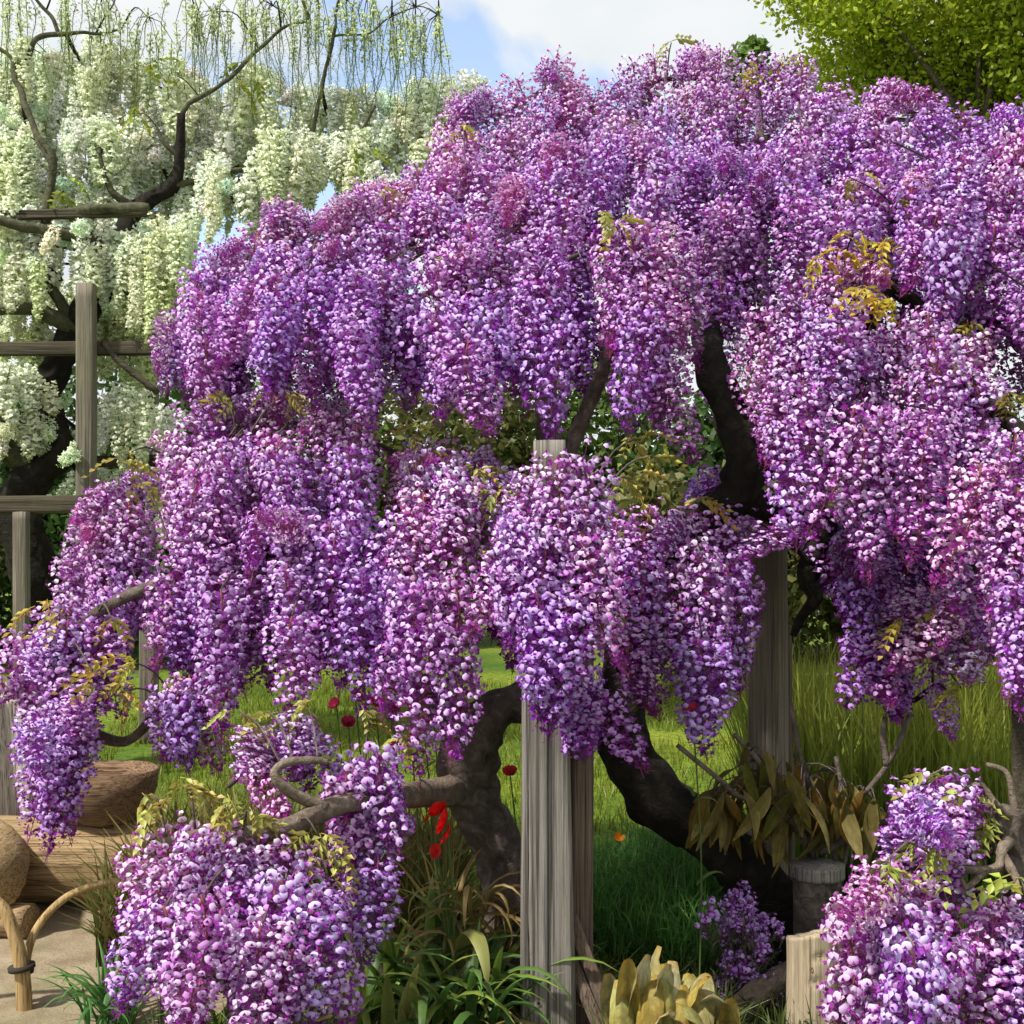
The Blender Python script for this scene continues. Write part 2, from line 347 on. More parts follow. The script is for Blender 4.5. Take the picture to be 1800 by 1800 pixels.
# pinnate leaf, hangs along -Z from the origin with a slight arch
def pinnate(name, L, npair, seed, lw=0.028, ll=0.075):
    r = np.random.default_rng(seed); mb = MB()
    def ax(t): return np.array([0.35 * L * math.sin(t * 1.6), 0, -L * (t * t * 0.55 + t * 0.35)])
    tube(mb, [ax(t) for t in np.linspace(0, 1, 6)], [0.002, 0.0008], 4, (0.5, 0.35, 0.12))
    for i in range(npair * 2 + 1):
        t = 0.22 + 0.78 * (i // 2) / npair; p = ax(t); side = (1 if i % 2 else -1)
        l = ll * (1 - 0.25 * t) * r.uniform(0.8, 1.15); w = lw * r.uniform(0.8, 1.2)
        ang = side * r.uniform(0.9, 1.3) if i < npair * 2 else 0.0
        dv = np.array([math.cos(ang) * 0.75, math.sin(ang), -0.55 - r.uniform(0, 0.5)]); dv /= np.linalg.norm(dv)
        sv = np.cross(dv, (0.2, 0, 1)); sv /= np.linalg.norm(sv); nv = np.cross(sv, dv)
        V = [p, p + dv * l * 0.4 + sv * w * 0.5 + nv * 0.006, p + dv * l * 0.45 - nv * 0.004, p + dv * l * 0.4 - sv * w * 0.5 + nv * 0.006, p + dv * l]
        c = np.array((0.52, 0.46, 0.16)) * r.uniform(0.75, 1.15) * np.array((1, r.uniform(0.85, 1.1), r.uniform(0.7, 1.3)))
        mb.add(V, [(0, 1, 2), (0, 2, 3), (1, 4, 2), (2, 4, 3)], c)
    return mb.mesh(name, M_LEAF)
LEAF = [pinnate('leaf', 0.2 + 0.04 * k, 5 + k % 2, 40 + k) for k in range(4)]
LEAFS = [pinnate('leaf', 0.11 + 0.02 * k, 4, 60 + k, 0.02, 0.045) for k in range(3)]

class Tree:
    def __init__(s, name, label, cat, base, barkmat):
        s.root = thing(name, label, cat, base); s.base = np.array(base, float); s.rac = []; s.skel = []; s.bm = barkmat; s.leaves = 0
    def limb(s, name, pts, radii, sides=10, gnarl=0.25, mat=None, n=8, wobble=0.0):
        p = smooth_path(np.array(pts), n)
        if wobble: p = p + np.array([[wobble * ns(q[0] * 4, q[1] * 4, q[2] * 4 + 9), wobble * ns(q[0] * 4 + 5, q[1] * 4, q[2] * 4), wobble * ns(q[0] * 4, q[1] * 4 + 8, q[2] * 4)] for q in p])
        mb = MB(); tube(mb, p, radii, sides, gnarl=gnarl, seed=rng.uniform(0, 50)); s.skel.append(p)
        return part(name, mb, mat or s.bm, s.root)
    def nearest(s, q):
        a = np.concatenate(s.skel); return a[np.argmin(((a - q) ** 2).sum(1) + 0.6 * np.maximum(0, a[:, 2] - q[2]) ** 2)]
    def tier(s, top, bot, Yb, Yf, col=44, step=105, Lpx=(180, 300), tint=((1.0, 0.97, 0.97), (0.86, 0.76, 1.0)), rac=RAC, spread=1.0, seed=1, curl=0.10, skip=0.0, inset=None, ext=44, leanx=0.2, bw=140, cap=True, scale=(0.9, 1.12), thick=0.018):
        """a waterfall of racemes: rows of attachment points from the ridge (Yb) down and out to the front (Yf)"""
        r = np.random.default_rng(seed)
        tx, ty = np.array(top, float).T; bx, by = np.array(bot, float).T
        ridge = smooth_path([P(x, y + 62, Yb + 0.2) for x, y in top], 5)
        mb = MB()
        link0 = s.nearest(ridge[len(ridge) // 2]); j = np.argmin(((ridge - link0) ** 2).sum(1))
        mid = (link0 + ridge[j]) / 2 + np.array([0, 0.05, -0.08])
        tube(mb, smooth_path([link0, mid, ridge[j]], 8), [thick * 1.5, thick], 7, gnarl=0.2)
        tube(mb, ridge, [thick * 0.6, thick, thick * 0.6], 7, gnarl=0.2); s.skel.append(ridge)
        ins = min(22, (tx[-1] - tx[0]) * 0.22) if inset is None else inset
        x = tx[0] + ins; x0_ = x - 8; wid_ = tx[-1] - tx[0] - 2 * ins + 16; nb = max(1, int(round(wid_ / bw))); bwid = wid_ / nb + 1e-3
        while x <= tx[-1] - ins:
            Lx = r.uniform(*Lpx)
            yt = np.interp(x, tx, ty); yb = np.interp(x, bx, by) + ext; h = max(60, yb - yt)
            ph = (x - x0_) / bwid; c_ = 1 - abs(2 * (ph % 1) - 1)          # 0 at a bundle's edge, 1 at its middle
            brk = np.random.default_rng(seed * 97 + int(ph)).uniform(-1, 1, 3)
            if rac is RAC and c_ < 0.2 and nb > 1 and r.random() < 0.75: x += col * 0.4; continue
            wave = 0.55 * (1 - c_) ** 1.5 - 0.12 + 0.2 * brk[0]
            if rac is not RAC: wave *= 0.5
            h = max(60, h - 85 * (1 - c_) ** 1.3 * min(1, h / 260) + 18 * brk[1]); yb = yt + h
            yt = yt + 26 * (1 - c_) ** 2
            nrow = max(1, int(round((h - Lx * 0.8) / step)) + 1)
            for k in range(nrow):
                if r.random() < skip: continue
                u = 0 if nrow == 1 else k / (nrow - 1)
                Y = Yb + (Yf - Yb) * (u ** 0.8) + wave * spread * (0.45 + 0.55 * u) + r.normal(0, 0.05)
                if nrow == 1: Y = (Yb + Yf) / 2 + wave * spread + r.normal(0, 0.05)
                ya = yt + (h - Lx) * u if nrow > 1 else yt
                ya += r.normal(0, 14) * (0.4 if k == 0 else 1) + (8 if k == 0 else 0)
                xa = x + r.normal(0, col * 0.28)
                Lr = min(Lx * r.uniform(0.85, 1.15), yb + r.normal(8, 16) - ya)
                if Lr < 45: Lr = 45
                p = P(xa, ya, Y)
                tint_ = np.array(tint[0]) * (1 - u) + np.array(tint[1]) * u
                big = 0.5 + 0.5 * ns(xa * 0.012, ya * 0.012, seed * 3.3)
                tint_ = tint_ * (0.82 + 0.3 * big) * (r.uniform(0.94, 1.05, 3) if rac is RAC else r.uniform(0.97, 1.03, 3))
                # drape: ridge racemes lean outwards over the dome, lower ones hang plumb
                slope = np.interp(x + 25, tx, ty) - np.interp(x - 25, tx, ty)
                lean = curl * (1.6 if k == 0 else 0.6)
                tx_ = -math.radians(34) * lean * 2 * (1 - u) + r.normal(0, 0.07)
                ty_ = np.clip(-slope / 50, -1, 1) * leanx * (1 - u) + r.normal(0, 0.07)
                s.put(p, pxm(Lr, Y), tint_, rac, r, tx_, ty_, r.uniform(*scale))
                q = ridge[np.argmin(((ridge - p) ** 2).sum(1))]
                tube(mb, smooth_path([q, (p + q) / 2 + np.array([0, 0, 0.03]), p + np.array([0, 0, 0.004])], 2), [0.006, 0.0035], 4)
            if cap and r.random() < 0.75:      # short blooms standing on the ridge break the outline
                Y = Yb + r.normal(0, 0.12); p = P(x + r.normal(0, 16), yt + r.uniform(6, 30), Y)
                s.put(p, r.uniform(0.16, 0.3), np.array(tint[0]) * r.uniform(0.9, 1.1, 3), rac, r, r.uniform(-1.3, 0.0), r.uniform(-1.0, 1.0), 0.8)
                q = ridge[np.argmin(((ridge - p) ** 2).sum(1))]
                tube(mb, [q, (q + p) / 2 + np.array([0, 0, 0.01]), p], [0.005, 0.0025], 4)
            x += col * r.uniform(0.75, 1.25)
        part('branch', mb, s.bm, s.root)
    def put(s, p, L, tint, rac, r, tx=0, ty=0, sc=1.0):
        li = int(np.argmin([abs(math.log(L / (l * sc))) for l in LENS])); me = rac[li][r.integers(len(rac[li]))]
        zs = L / LENS[li]
        Mx = Matrix.Translation(Vector(p - s.base)) @ Euler((tx, ty, 0)).to_matrix().to_4x4() @ Matrix.Rotation(r.uniform(0, 6.28), 4, 'Z') @ Matrix.Diagonal((sc, sc, zs, 1))
        s.rac.append((me, Mx, np.clip(tint, 0, 1.15), sc * zs))
    def leaf(s, px, py, Y, n=4, sp=22, tint=(1, 1, 1), small=False, seed=0, size=1.0):
        r = np.random.default_rng(int(px * 7 + py + seed)); mb = MB()
        c = P(px, py, Y); q = s.nearest(c)
        tube(mb, smooth_path([q, (q + c) / 2 + np.array([0, 0, 0.04]), c], 3), [0.005, 0.003], 4); part('twig', mb, s.bm, s.root)
        for i in range(n):
            p = P(px + r.normal(0, sp), py + r.normal(0, sp * 0.7), Y + r.normal(0, 0.05))
            o = link('leaf', (LEAFS if small else LEAF)[r.integers(3)], s.root)
            d = c - p
            o.matrix_basis = Matrix.Translation(Vector(c * 0.5 + p * 0.5 - s.base)) @ Euler((r.uniform(-0.9, 0.5), r.uniform(-0.9, 0.3), r.uniform(0, 6.28))).to_matrix().to_4x4() @ Matrix.Scale(size * r.uniform(0.8, 1.2), 4)
            o.color = (*(np.array(tint) * r.uniform(0.75, 1.15) * r.uniform(0.9, 1.1, 3)), 1); s.leaves += 1
    def finish(s, limit=298):
        order = sorted(range(len(s.rac)), key=lambda i: -s.rac[i][3])
        front = sorted(order, key=lambda i: (s.rac[i][1].translation.y))       # nearest the viewer show largest
        keep = set(front[:limit])
        for i in keep:
            me, Mx, tint, _ = s.rac[i]; o = link('flower_raceme', me, s.root); o.matrix_basis = Mx; o.color = (*tint, 1)
        rest = [i for i in range(len(s.rac)) if i not in keep]
        if rest:
            Vs = []; Fs = []; Cs = []; n0 = 0; mat = None
            for i in rest:
                me, Mx, tint, _ = s.rac[i]; mat = me.materials[0]
                nv = len(me.vertices); co = np.empty(nv * 3); me.vertices.foreach_get('co', co); co = co.reshape(-1, 3)
                cl = np.empty(nv * 4); me.color_attributes['Col'].data.foreach_get('color', cl); cl = cl.reshape(-1, 4)[:, :3] * tint
                M3 = np.array(Mx); Vs.append(co @ M3[:3, :3].T + M3[:3, 3]); Cs.append(cl)
                Fs += [tuple(v + n0 for v in p.vertices) for p in me.polygons]; n0 += nv
            mb = MB(); mb.v = Vs; mb.c = Cs; mb.f = Fs; mb.m = [0] * len(Fs); mb.n = n0
            o = link('flower_racemes', mb.mesh('flower_racemes', mat), s.root); o['kind'] = 'stuff'
        print(s.root.name, 'racemes', len(s.rac), 'joined', len(rest), 'leaves', s.leaves)

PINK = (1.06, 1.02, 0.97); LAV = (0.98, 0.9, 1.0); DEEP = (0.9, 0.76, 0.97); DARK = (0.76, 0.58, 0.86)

# ------------------------------------------------------------------ purple wisteria with the gnarled trunk beside the paired post
g = P(868, 1738, 4.93); g[2] = 0
tA = Tree('purple_wisteria', 'purple wisteria on a gnarled grey trunk, cascading in tiers around the cracked post', 'wisteria', g, M_BARK)
tA.limb('trunk', [g + np.array([0, 0, -0.05]), P(872, 1680, 4.95), P(890, 1590, 4.97), P(878, 1500, 4.98), P(838, 1420, 4.95), P(826, 1350, 4.9), P(838, 1285, 4.88), P(880, 1242, 4.92), P(940, 1220, 5.05),
                  P(1000, 1150, 5.2), P(1010, 1000, 5.25), P(980, 850, 5.3), P(960, 680, 5.5), P(985, 500, 5.8), P(1010, 330, 6.1)], [0.13, 0.105, 0.1, 0.095, 0.1, 0.1, 0.088, 0.075, 0.07, 0.06, 0.05, 0.04, 0.03], 18, 0.34, n=10)
tA.limb('branch', [P(838, 1285, 4.9), P(760, 1230, 5.0), P(640, 1130, 5.2), P(520, 960, 5.35), P(420, 800, 5.4)], [0.07, 0.05, 0.035], 10, 0.3)
tA.limb('branch', [P(960, 680, 5.5), P(820, 600, 5.6), P(640, 520, 5.8), P(480, 460, 5.8)], [0.045, 0.025], 9, 0.3)
tA.limb('branch', [P(985, 500, 5.8), P(1100, 400, 6.4), P(1250, 280, 6.75), P(1400, 230, 6.8)], [0.04, 0.022], 9, 0.3)
tA.limb('branch', [P(980, 850, 5.3), P(1040, 700, 5.2), P(1090, 560, 5.1), P(1100, 450, 5.1)], [0.035, 0.02], 9, 0.3)
tA.limb('branch', [P(520, 960, 5.35), P(360, 1000, 5.3), P(200, 1060, 5.2), P(110, 1120, 5.1)], [0.035, 0.018], 9, 0.3)
# pale low branch that loops out to the left
tA.limb('branch', [P(806, 1385, 4.86), P(752, 1398, 4.7), P(690, 1402, 4.5), P(610, 1408, 4.3), P(560, 1425, 4.2), P(510, 1452, 4.1), P(440, 1470, 4.0), P(360, 1470, 3.95), P(290, 1480, 3.95)], [0.06, 0.045, 0.038, 0.036, 0.034, 0.028, 0.022, 0.015], 12, 0.32, M_BARKP, wobble=0.02)
tA.limb('branch', [P(572, 1420, 4.2), P(530, 1402, 4.16), P(492, 1376, 4.12), P(484, 1356, 4.12), P(506, 1340, 4.14), P(552, 1336, 4.18), P(575, 1340, 4.2)], [0.022, 0.02, 0.016, 0.01], 10, 0.25, M_BARKP)

# top crown
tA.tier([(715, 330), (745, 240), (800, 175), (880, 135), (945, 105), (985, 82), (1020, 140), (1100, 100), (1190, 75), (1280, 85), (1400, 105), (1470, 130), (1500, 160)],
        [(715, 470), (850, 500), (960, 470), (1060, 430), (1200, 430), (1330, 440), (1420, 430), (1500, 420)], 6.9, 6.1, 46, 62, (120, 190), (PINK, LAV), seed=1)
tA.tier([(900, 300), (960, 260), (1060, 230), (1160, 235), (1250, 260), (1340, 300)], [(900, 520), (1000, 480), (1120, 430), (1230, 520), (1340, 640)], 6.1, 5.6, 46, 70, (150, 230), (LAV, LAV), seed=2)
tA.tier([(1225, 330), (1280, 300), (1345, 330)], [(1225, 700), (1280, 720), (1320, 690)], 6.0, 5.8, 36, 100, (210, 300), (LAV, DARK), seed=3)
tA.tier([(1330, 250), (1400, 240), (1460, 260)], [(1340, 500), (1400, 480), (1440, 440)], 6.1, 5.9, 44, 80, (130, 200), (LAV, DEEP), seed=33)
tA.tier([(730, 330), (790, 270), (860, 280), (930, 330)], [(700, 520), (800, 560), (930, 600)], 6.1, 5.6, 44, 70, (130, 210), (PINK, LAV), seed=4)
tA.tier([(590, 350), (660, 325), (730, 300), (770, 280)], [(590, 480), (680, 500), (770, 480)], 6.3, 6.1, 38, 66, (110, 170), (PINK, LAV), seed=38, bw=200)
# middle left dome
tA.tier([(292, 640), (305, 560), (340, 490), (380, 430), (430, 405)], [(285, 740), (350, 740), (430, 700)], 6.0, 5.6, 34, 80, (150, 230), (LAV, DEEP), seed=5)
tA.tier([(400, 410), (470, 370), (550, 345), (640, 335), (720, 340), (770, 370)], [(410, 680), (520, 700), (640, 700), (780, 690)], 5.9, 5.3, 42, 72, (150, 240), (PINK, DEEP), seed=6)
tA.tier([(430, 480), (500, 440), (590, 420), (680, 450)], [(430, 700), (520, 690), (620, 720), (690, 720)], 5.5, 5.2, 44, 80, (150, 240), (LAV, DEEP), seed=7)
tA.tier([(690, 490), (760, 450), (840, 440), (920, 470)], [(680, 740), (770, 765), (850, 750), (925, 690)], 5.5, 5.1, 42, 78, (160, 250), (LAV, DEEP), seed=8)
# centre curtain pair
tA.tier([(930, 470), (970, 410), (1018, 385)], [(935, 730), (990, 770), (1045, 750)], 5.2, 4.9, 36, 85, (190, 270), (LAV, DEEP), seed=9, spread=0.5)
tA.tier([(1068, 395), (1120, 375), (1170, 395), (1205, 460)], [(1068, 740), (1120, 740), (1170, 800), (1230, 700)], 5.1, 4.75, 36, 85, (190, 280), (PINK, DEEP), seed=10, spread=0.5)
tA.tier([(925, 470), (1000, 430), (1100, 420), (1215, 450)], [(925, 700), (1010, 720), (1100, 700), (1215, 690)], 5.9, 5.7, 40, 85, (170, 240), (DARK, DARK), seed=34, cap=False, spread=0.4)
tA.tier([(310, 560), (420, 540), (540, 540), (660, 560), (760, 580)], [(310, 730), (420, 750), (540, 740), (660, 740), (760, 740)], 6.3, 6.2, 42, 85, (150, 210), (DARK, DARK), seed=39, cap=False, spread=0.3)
# lower left dome
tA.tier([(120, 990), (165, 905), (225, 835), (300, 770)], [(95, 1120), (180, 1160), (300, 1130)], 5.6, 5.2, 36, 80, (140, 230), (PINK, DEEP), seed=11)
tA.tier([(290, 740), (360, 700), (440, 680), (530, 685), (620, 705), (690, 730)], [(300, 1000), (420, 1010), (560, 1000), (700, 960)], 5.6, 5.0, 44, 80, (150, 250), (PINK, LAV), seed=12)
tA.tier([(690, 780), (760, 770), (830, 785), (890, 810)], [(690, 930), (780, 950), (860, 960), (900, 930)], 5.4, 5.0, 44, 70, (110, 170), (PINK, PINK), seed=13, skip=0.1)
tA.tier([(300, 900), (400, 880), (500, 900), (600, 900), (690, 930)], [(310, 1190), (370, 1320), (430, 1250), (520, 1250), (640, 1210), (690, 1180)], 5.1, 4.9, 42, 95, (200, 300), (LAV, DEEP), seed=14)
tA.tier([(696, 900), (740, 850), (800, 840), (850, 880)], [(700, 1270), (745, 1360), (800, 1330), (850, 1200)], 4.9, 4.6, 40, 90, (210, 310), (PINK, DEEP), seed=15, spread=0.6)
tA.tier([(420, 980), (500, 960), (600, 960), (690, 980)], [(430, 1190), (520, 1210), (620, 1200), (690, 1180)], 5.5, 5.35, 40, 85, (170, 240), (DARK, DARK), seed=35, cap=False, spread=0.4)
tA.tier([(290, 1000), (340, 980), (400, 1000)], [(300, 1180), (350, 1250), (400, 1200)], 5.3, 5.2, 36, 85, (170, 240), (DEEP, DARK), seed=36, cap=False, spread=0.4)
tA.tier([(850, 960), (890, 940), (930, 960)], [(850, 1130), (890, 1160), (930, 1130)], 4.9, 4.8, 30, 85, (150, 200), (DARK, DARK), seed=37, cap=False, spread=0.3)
# far left droop
tA.tier([(35, 1120), (80, 1060), (130, 1040), (190, 1060)], [(25, 1240), (80, 1330), (140, 1300), (190, 1250)], 5.2, 4.95, 34, 80, (130, 220), (LAV, LAV), seed=16, spread=0.5)
tA.tier([(68, 1240), (110, 1210), (160, 1230)], [(70, 1440), (98, 1510), (130, 1460), (160, 1360)], 4.95, 4.8, 32, 80, (170, 260), (LAV, DEEP), seed=17, spread=0.4)
tA.tier([(275, 1190), (320, 1170), (365, 1200)], [(275, 1330), (320, 1370), (370, 1330)], 5.0, 4.85, 34, 70, (140, 190), (LAV, DEEP), seed=18, spread=0.4)
# front cluster in front of the post
tA.tier([(893, 930), (930, 850), (970, 790), (1030, 785), (1070, 830)], [(890, 1190), (940, 1260), (990, 1290), (1040, 1290), (1080, 1240)], 4.4, 4.12, 36, 85, (190, 280), (PINK, DEEP), seed=19, spread=0.4)
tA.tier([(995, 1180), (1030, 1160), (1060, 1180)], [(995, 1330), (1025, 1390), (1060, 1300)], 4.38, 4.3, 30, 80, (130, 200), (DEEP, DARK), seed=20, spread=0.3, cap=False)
# low spray down at the left, close to the viewer
tA.tier([(222, 1590), (248, 1500), (300, 1450), (370, 1440), (440, 1455), (520, 1490), (580, 1560), (615, 1630)], [(205, 1830), (300, 1850), (420, 1850), (520, 1840), (605, 1800)], 3.95, 3.6, 46, 95, (190, 300), (PINK, LAV), seed=21, spread=0.6, leanx=0.02, bw=195)
tA.tier([(400, 1320), (450, 1280), (520, 1260), (590, 1290)], [(400, 1400), (500, 1370), (590, 1380)], 4.5, 4.35, 42, 70, (70, 110), (PINK, LAV), seed=22, skip=0.35, spread=0.4)
tA.tier([(590, 1330), (640, 1310), (690, 1350), (725, 1400)], [(590, 1480), (640, 1640), (700, 1650), (750, 1560)], 4.4, 4.2, 42, 90, (130, 220), (LAV, DEEP), seed=23, skip=0.12, spread=0.4)
for a in [(110, 1085, 5.0, 4, 16), (70, 1060, 5.2, 4, 14), (195, 1085, 4.9, 2, 8), (165, 1190, 4.75, 4, 22), (225, 1160, 4.8, 4, 18), (215, 1215, 4.8, 4, 18)]:
    tA.leaf(*a, tint=(1.05, 1.0, 0.5), small=True)
for a in [(270, 1400, 3.95, 5, 24), (330, 1380, 3.95, 5, 24), (400, 1410, 3.9, 5, 24), (440, 1430, 3.9, 4, 20), (560, 1470, 4.05, 5, 24), (600, 1510, 4.1, 4, 20), (470, 1250, 4.4, 4, 20), (540, 1240, 4.4, 4, 20), (420, 1250, 4.4, 3, 18), (700, 1290, 4.5, 4, 22), (650, 1260, 4.6, 4, 20)]:
    tA.leaf(*a, tint=(0.98, 1.06, 0.7), small=True)
for a in [(735, 755, 5.2, 4, 18), (760, 800, 5.0, 4, 14), (795, 445, 5.6, 3, 14), (815, 225, 6.4, 3, 12), (680, 335, 6.0, 4, 16), (1065, 375, 5.0, 4, 14), (1085, 395, 4.95, 3, 10), (1120, 770, 4.8, 5, 22), (1110, 840, 4.7, 6, 26), (1150, 800, 4.75, 5, 22), (880, 860, 4.8, 5, 26), (840, 820, 4.9, 5, 24), (860, 960, 4.7, 4, 20), (1180, 75, 6.9, 3, 14), (1330, 130, 6.6, 4, 30), (220, 800, 5.5, 5, 20), (250, 850, 5.4, 4, 18), (500, 690, 5.4, 4, 30), (400, 690, 5.5, 4, 24)]:
    tA.leaf(*a, tint=(0.98, 1.05, 0.7), small=True)
tA.finish()

# ------------------------------------------------------------------ second purple wisteria: black leaning trunk, curtains on the right
g = P(1368, 1690, 5.25); g[2] = 0
tB = Tree('purple_wisteria', 'purple wisteria on a black leaning trunk, its curtains hanging past the round post', 'wisteria', g, M_BARKD)
tB.limb('trunk', [g + np.array([0, 0, -0.05]), P(1350, 1610, 5.25), P(1300, 1520, 5.2), P(1225, 1455, 5.15), P(1150, 1392, 5.1), P(1102, 1315, 5.1), P(1092, 1220, 5.1), P(1105, 1110, 5.15), P(1130, 1000, 5.2), P(1210, 930, 5.15),
                  P(1300, 870, 5.15), P(1308, 790, 5.1), P(1278, 710, 5.15), P(1250, 640, 5.3), P(1240, 560, 5.7), P(1236, 480, 6.1), P(1240, 400, 6.4)], [0.15, 0.13, 0.115, 0.1, 0.09, 0.085, 0.08, 0.07, 0.055, 0.04], 16, 0.3, n=10)
tB.limb('branch', [P(1300, 870, 5.15), P(1350, 890, 5.2), P(1420, 905, 5.25), P(1455, 930, 5.2), P(1432, 975, 5.2), P(1420, 1015, 5.2), P(1434, 1050, 5.2), P(1408, 1085, 5.2), P(1394, 1118, 5.2)], [0.06, 0.055, 0.05, 0.042, 0.025, 0.014], 12, 0.35)
tB.limb('branch', [P(1300, 870, 5.15), P(1400, 760, 5.4), P(1490, 640, 5.4), P(1560, 500, 5.4), P(1640, 350, 5.6)], [0.055, 0.03], 10, 0.3)
tB.limb('branch', [P(1490, 640, 5.4), P(1600, 620, 5.2), P(1700, 680, 4.9), P(1800, 760, 4.6), P(1900, 790, 4.5)], [0.04, 0.025], 10, 0.3)
tB.limb('branch', [P(1560, 500, 5.4), P(1680, 575, 5.4), P(1760, 570, 5.4), P(1850, 590, 5.4)], [0.035, 0.02], 9, 0.3)
tB.limb('branch', [P(1700, 680, 4.9), P(1730, 900, 4.9), P(1680, 1060, 4.9), P(1590, 1165, 4.95), P(1520, 1160, 5.0)], [0.03, 0.016], 8, 0.3)
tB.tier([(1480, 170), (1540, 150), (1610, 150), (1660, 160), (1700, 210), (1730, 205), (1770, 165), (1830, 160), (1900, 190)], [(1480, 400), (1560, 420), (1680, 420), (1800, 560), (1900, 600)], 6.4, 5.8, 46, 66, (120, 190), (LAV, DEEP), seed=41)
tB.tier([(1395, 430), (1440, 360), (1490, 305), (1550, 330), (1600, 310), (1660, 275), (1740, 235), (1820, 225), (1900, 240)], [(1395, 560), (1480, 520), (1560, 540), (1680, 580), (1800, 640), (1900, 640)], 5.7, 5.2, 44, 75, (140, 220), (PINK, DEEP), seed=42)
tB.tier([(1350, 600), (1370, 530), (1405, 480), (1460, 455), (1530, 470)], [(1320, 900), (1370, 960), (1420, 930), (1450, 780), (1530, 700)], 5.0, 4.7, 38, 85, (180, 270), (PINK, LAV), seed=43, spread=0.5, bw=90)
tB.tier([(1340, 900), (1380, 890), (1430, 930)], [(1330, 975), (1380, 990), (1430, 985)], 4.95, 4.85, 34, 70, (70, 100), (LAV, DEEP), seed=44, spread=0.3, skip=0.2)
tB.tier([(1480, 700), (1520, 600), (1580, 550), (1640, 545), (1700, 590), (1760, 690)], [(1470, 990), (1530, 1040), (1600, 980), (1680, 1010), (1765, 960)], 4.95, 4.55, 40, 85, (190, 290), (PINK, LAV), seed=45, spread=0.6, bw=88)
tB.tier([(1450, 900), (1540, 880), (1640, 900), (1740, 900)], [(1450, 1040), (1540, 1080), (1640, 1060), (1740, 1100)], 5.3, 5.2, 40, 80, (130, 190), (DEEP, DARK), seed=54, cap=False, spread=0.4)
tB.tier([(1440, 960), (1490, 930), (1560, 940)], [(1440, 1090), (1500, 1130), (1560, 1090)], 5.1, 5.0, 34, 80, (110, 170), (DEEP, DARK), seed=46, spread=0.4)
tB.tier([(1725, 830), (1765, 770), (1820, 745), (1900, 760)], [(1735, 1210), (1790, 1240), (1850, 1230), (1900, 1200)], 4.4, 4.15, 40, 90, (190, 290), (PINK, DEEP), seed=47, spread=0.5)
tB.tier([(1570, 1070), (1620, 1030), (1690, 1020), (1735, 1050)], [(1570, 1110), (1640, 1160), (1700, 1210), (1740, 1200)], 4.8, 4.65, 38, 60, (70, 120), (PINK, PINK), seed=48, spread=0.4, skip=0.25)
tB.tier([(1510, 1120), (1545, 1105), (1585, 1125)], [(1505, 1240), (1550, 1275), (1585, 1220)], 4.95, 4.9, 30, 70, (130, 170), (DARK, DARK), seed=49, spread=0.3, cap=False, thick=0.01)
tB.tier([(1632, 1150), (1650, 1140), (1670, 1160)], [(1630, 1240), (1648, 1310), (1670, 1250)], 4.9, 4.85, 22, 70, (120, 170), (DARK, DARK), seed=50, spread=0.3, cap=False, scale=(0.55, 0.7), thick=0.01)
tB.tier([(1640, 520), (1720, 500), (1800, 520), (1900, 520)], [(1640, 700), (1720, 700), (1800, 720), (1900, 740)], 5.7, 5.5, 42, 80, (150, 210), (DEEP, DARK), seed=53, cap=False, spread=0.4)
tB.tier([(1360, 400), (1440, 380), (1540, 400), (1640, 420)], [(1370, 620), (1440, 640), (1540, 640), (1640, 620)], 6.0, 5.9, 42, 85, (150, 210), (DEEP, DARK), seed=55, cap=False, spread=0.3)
# blooms behind the front cluster, right of the paired post
tB.tier([(1060, 920), (1120, 890), (1190, 885), (1250, 890), (1300, 910)], [(1120, 1250), (1180, 1270), (1240, 1300), (1290, 1330), (1310, 1210)], 5.0, 4.7, 40, 85, (180, 270), (LAV, DEEP), seed=51, spread=0.5)
tB.tier([(1210, 830), (1260, 815), (1310, 815)], [(1210, 920), (1310, 940)], 5.3, 5.2, 40, 60, (80, 110), (DEEP, DARK), seed=52, spread=0.4, skip=0.2)
for a in [(1440, 450, 4.95, 3, 12), (1480, 440, 4.9, 4, 16), (1550, 425, 4.95, 5, 16), (1500, 410, 5.0, 4, 16), (1540, 460, 4.9, 3, 12), (1520, 510, 4.75, 5, 20), (1560, 520, 4.7, 4, 18)]:
    tB.leaf(*a, tint=(1.25, 1.1, 0.35), small=True)
for a in [(1490, 310, 5.5, 3, 14), (1600, 345, 5.4, 5, 24), (1640, 640, 4.8, 5, 24), (1460, 700, 4.9, 4, 20), (1780, 690, 4.6, 4, 18), (1700, 560, 5.2, 5, 24), (1690, 1210, 4.7, 4, 20), (1610, 1090, 4.7, 4, 20), (1660, 1060, 4.7, 3, 18), (1100, 1080, 4.8, 3, 10), (1240, 880, 5.0, 3, 16)]:
    tB.leaf(*a, tint=(1.05, 1.0, 0.6), small=True)
tB.finish()

# ------------------------------------------------------------------ low wisteria bottom right
g = P(1800, 1890, 4.0); g[2] = 0
tC = Tree('purple_wisteria', 'low purple wisteria with twiggy grey stem beside the tan cut post', 'wisteria', g, M_BARKP)
tC.limb('trunk', [g + np.array([0, 0, -0.05]), P(1805, 1750, 3.98), P(1792, 1640, 3.97), P(1800, 1540, 3.96), P(1776, 1470, 3.95), P(1788, 1420, 3.95)], [0.075, 0.06, 0.055, 0.035], 14, 0.4, M_BARK, n=10)
tC.limb('branch', [P(1776, 1470, 3.95), P(1755, 1490, 3.85), P(1750, 1525, 3.8), P(1700, 1530, 3.75), P(1640, 1500, 3.75)], [0.022, 0.014, 0.01], 8, 0.3, wobble=0.02)
tC.limb('branch', [P(1785, 1440, 3.95), P(1745, 1415, 3.9), P(1720, 1385, 3.9), P(1690, 1395, 3.9)], [0.016, 0.007], 7, 0.3, wobble=0.02)
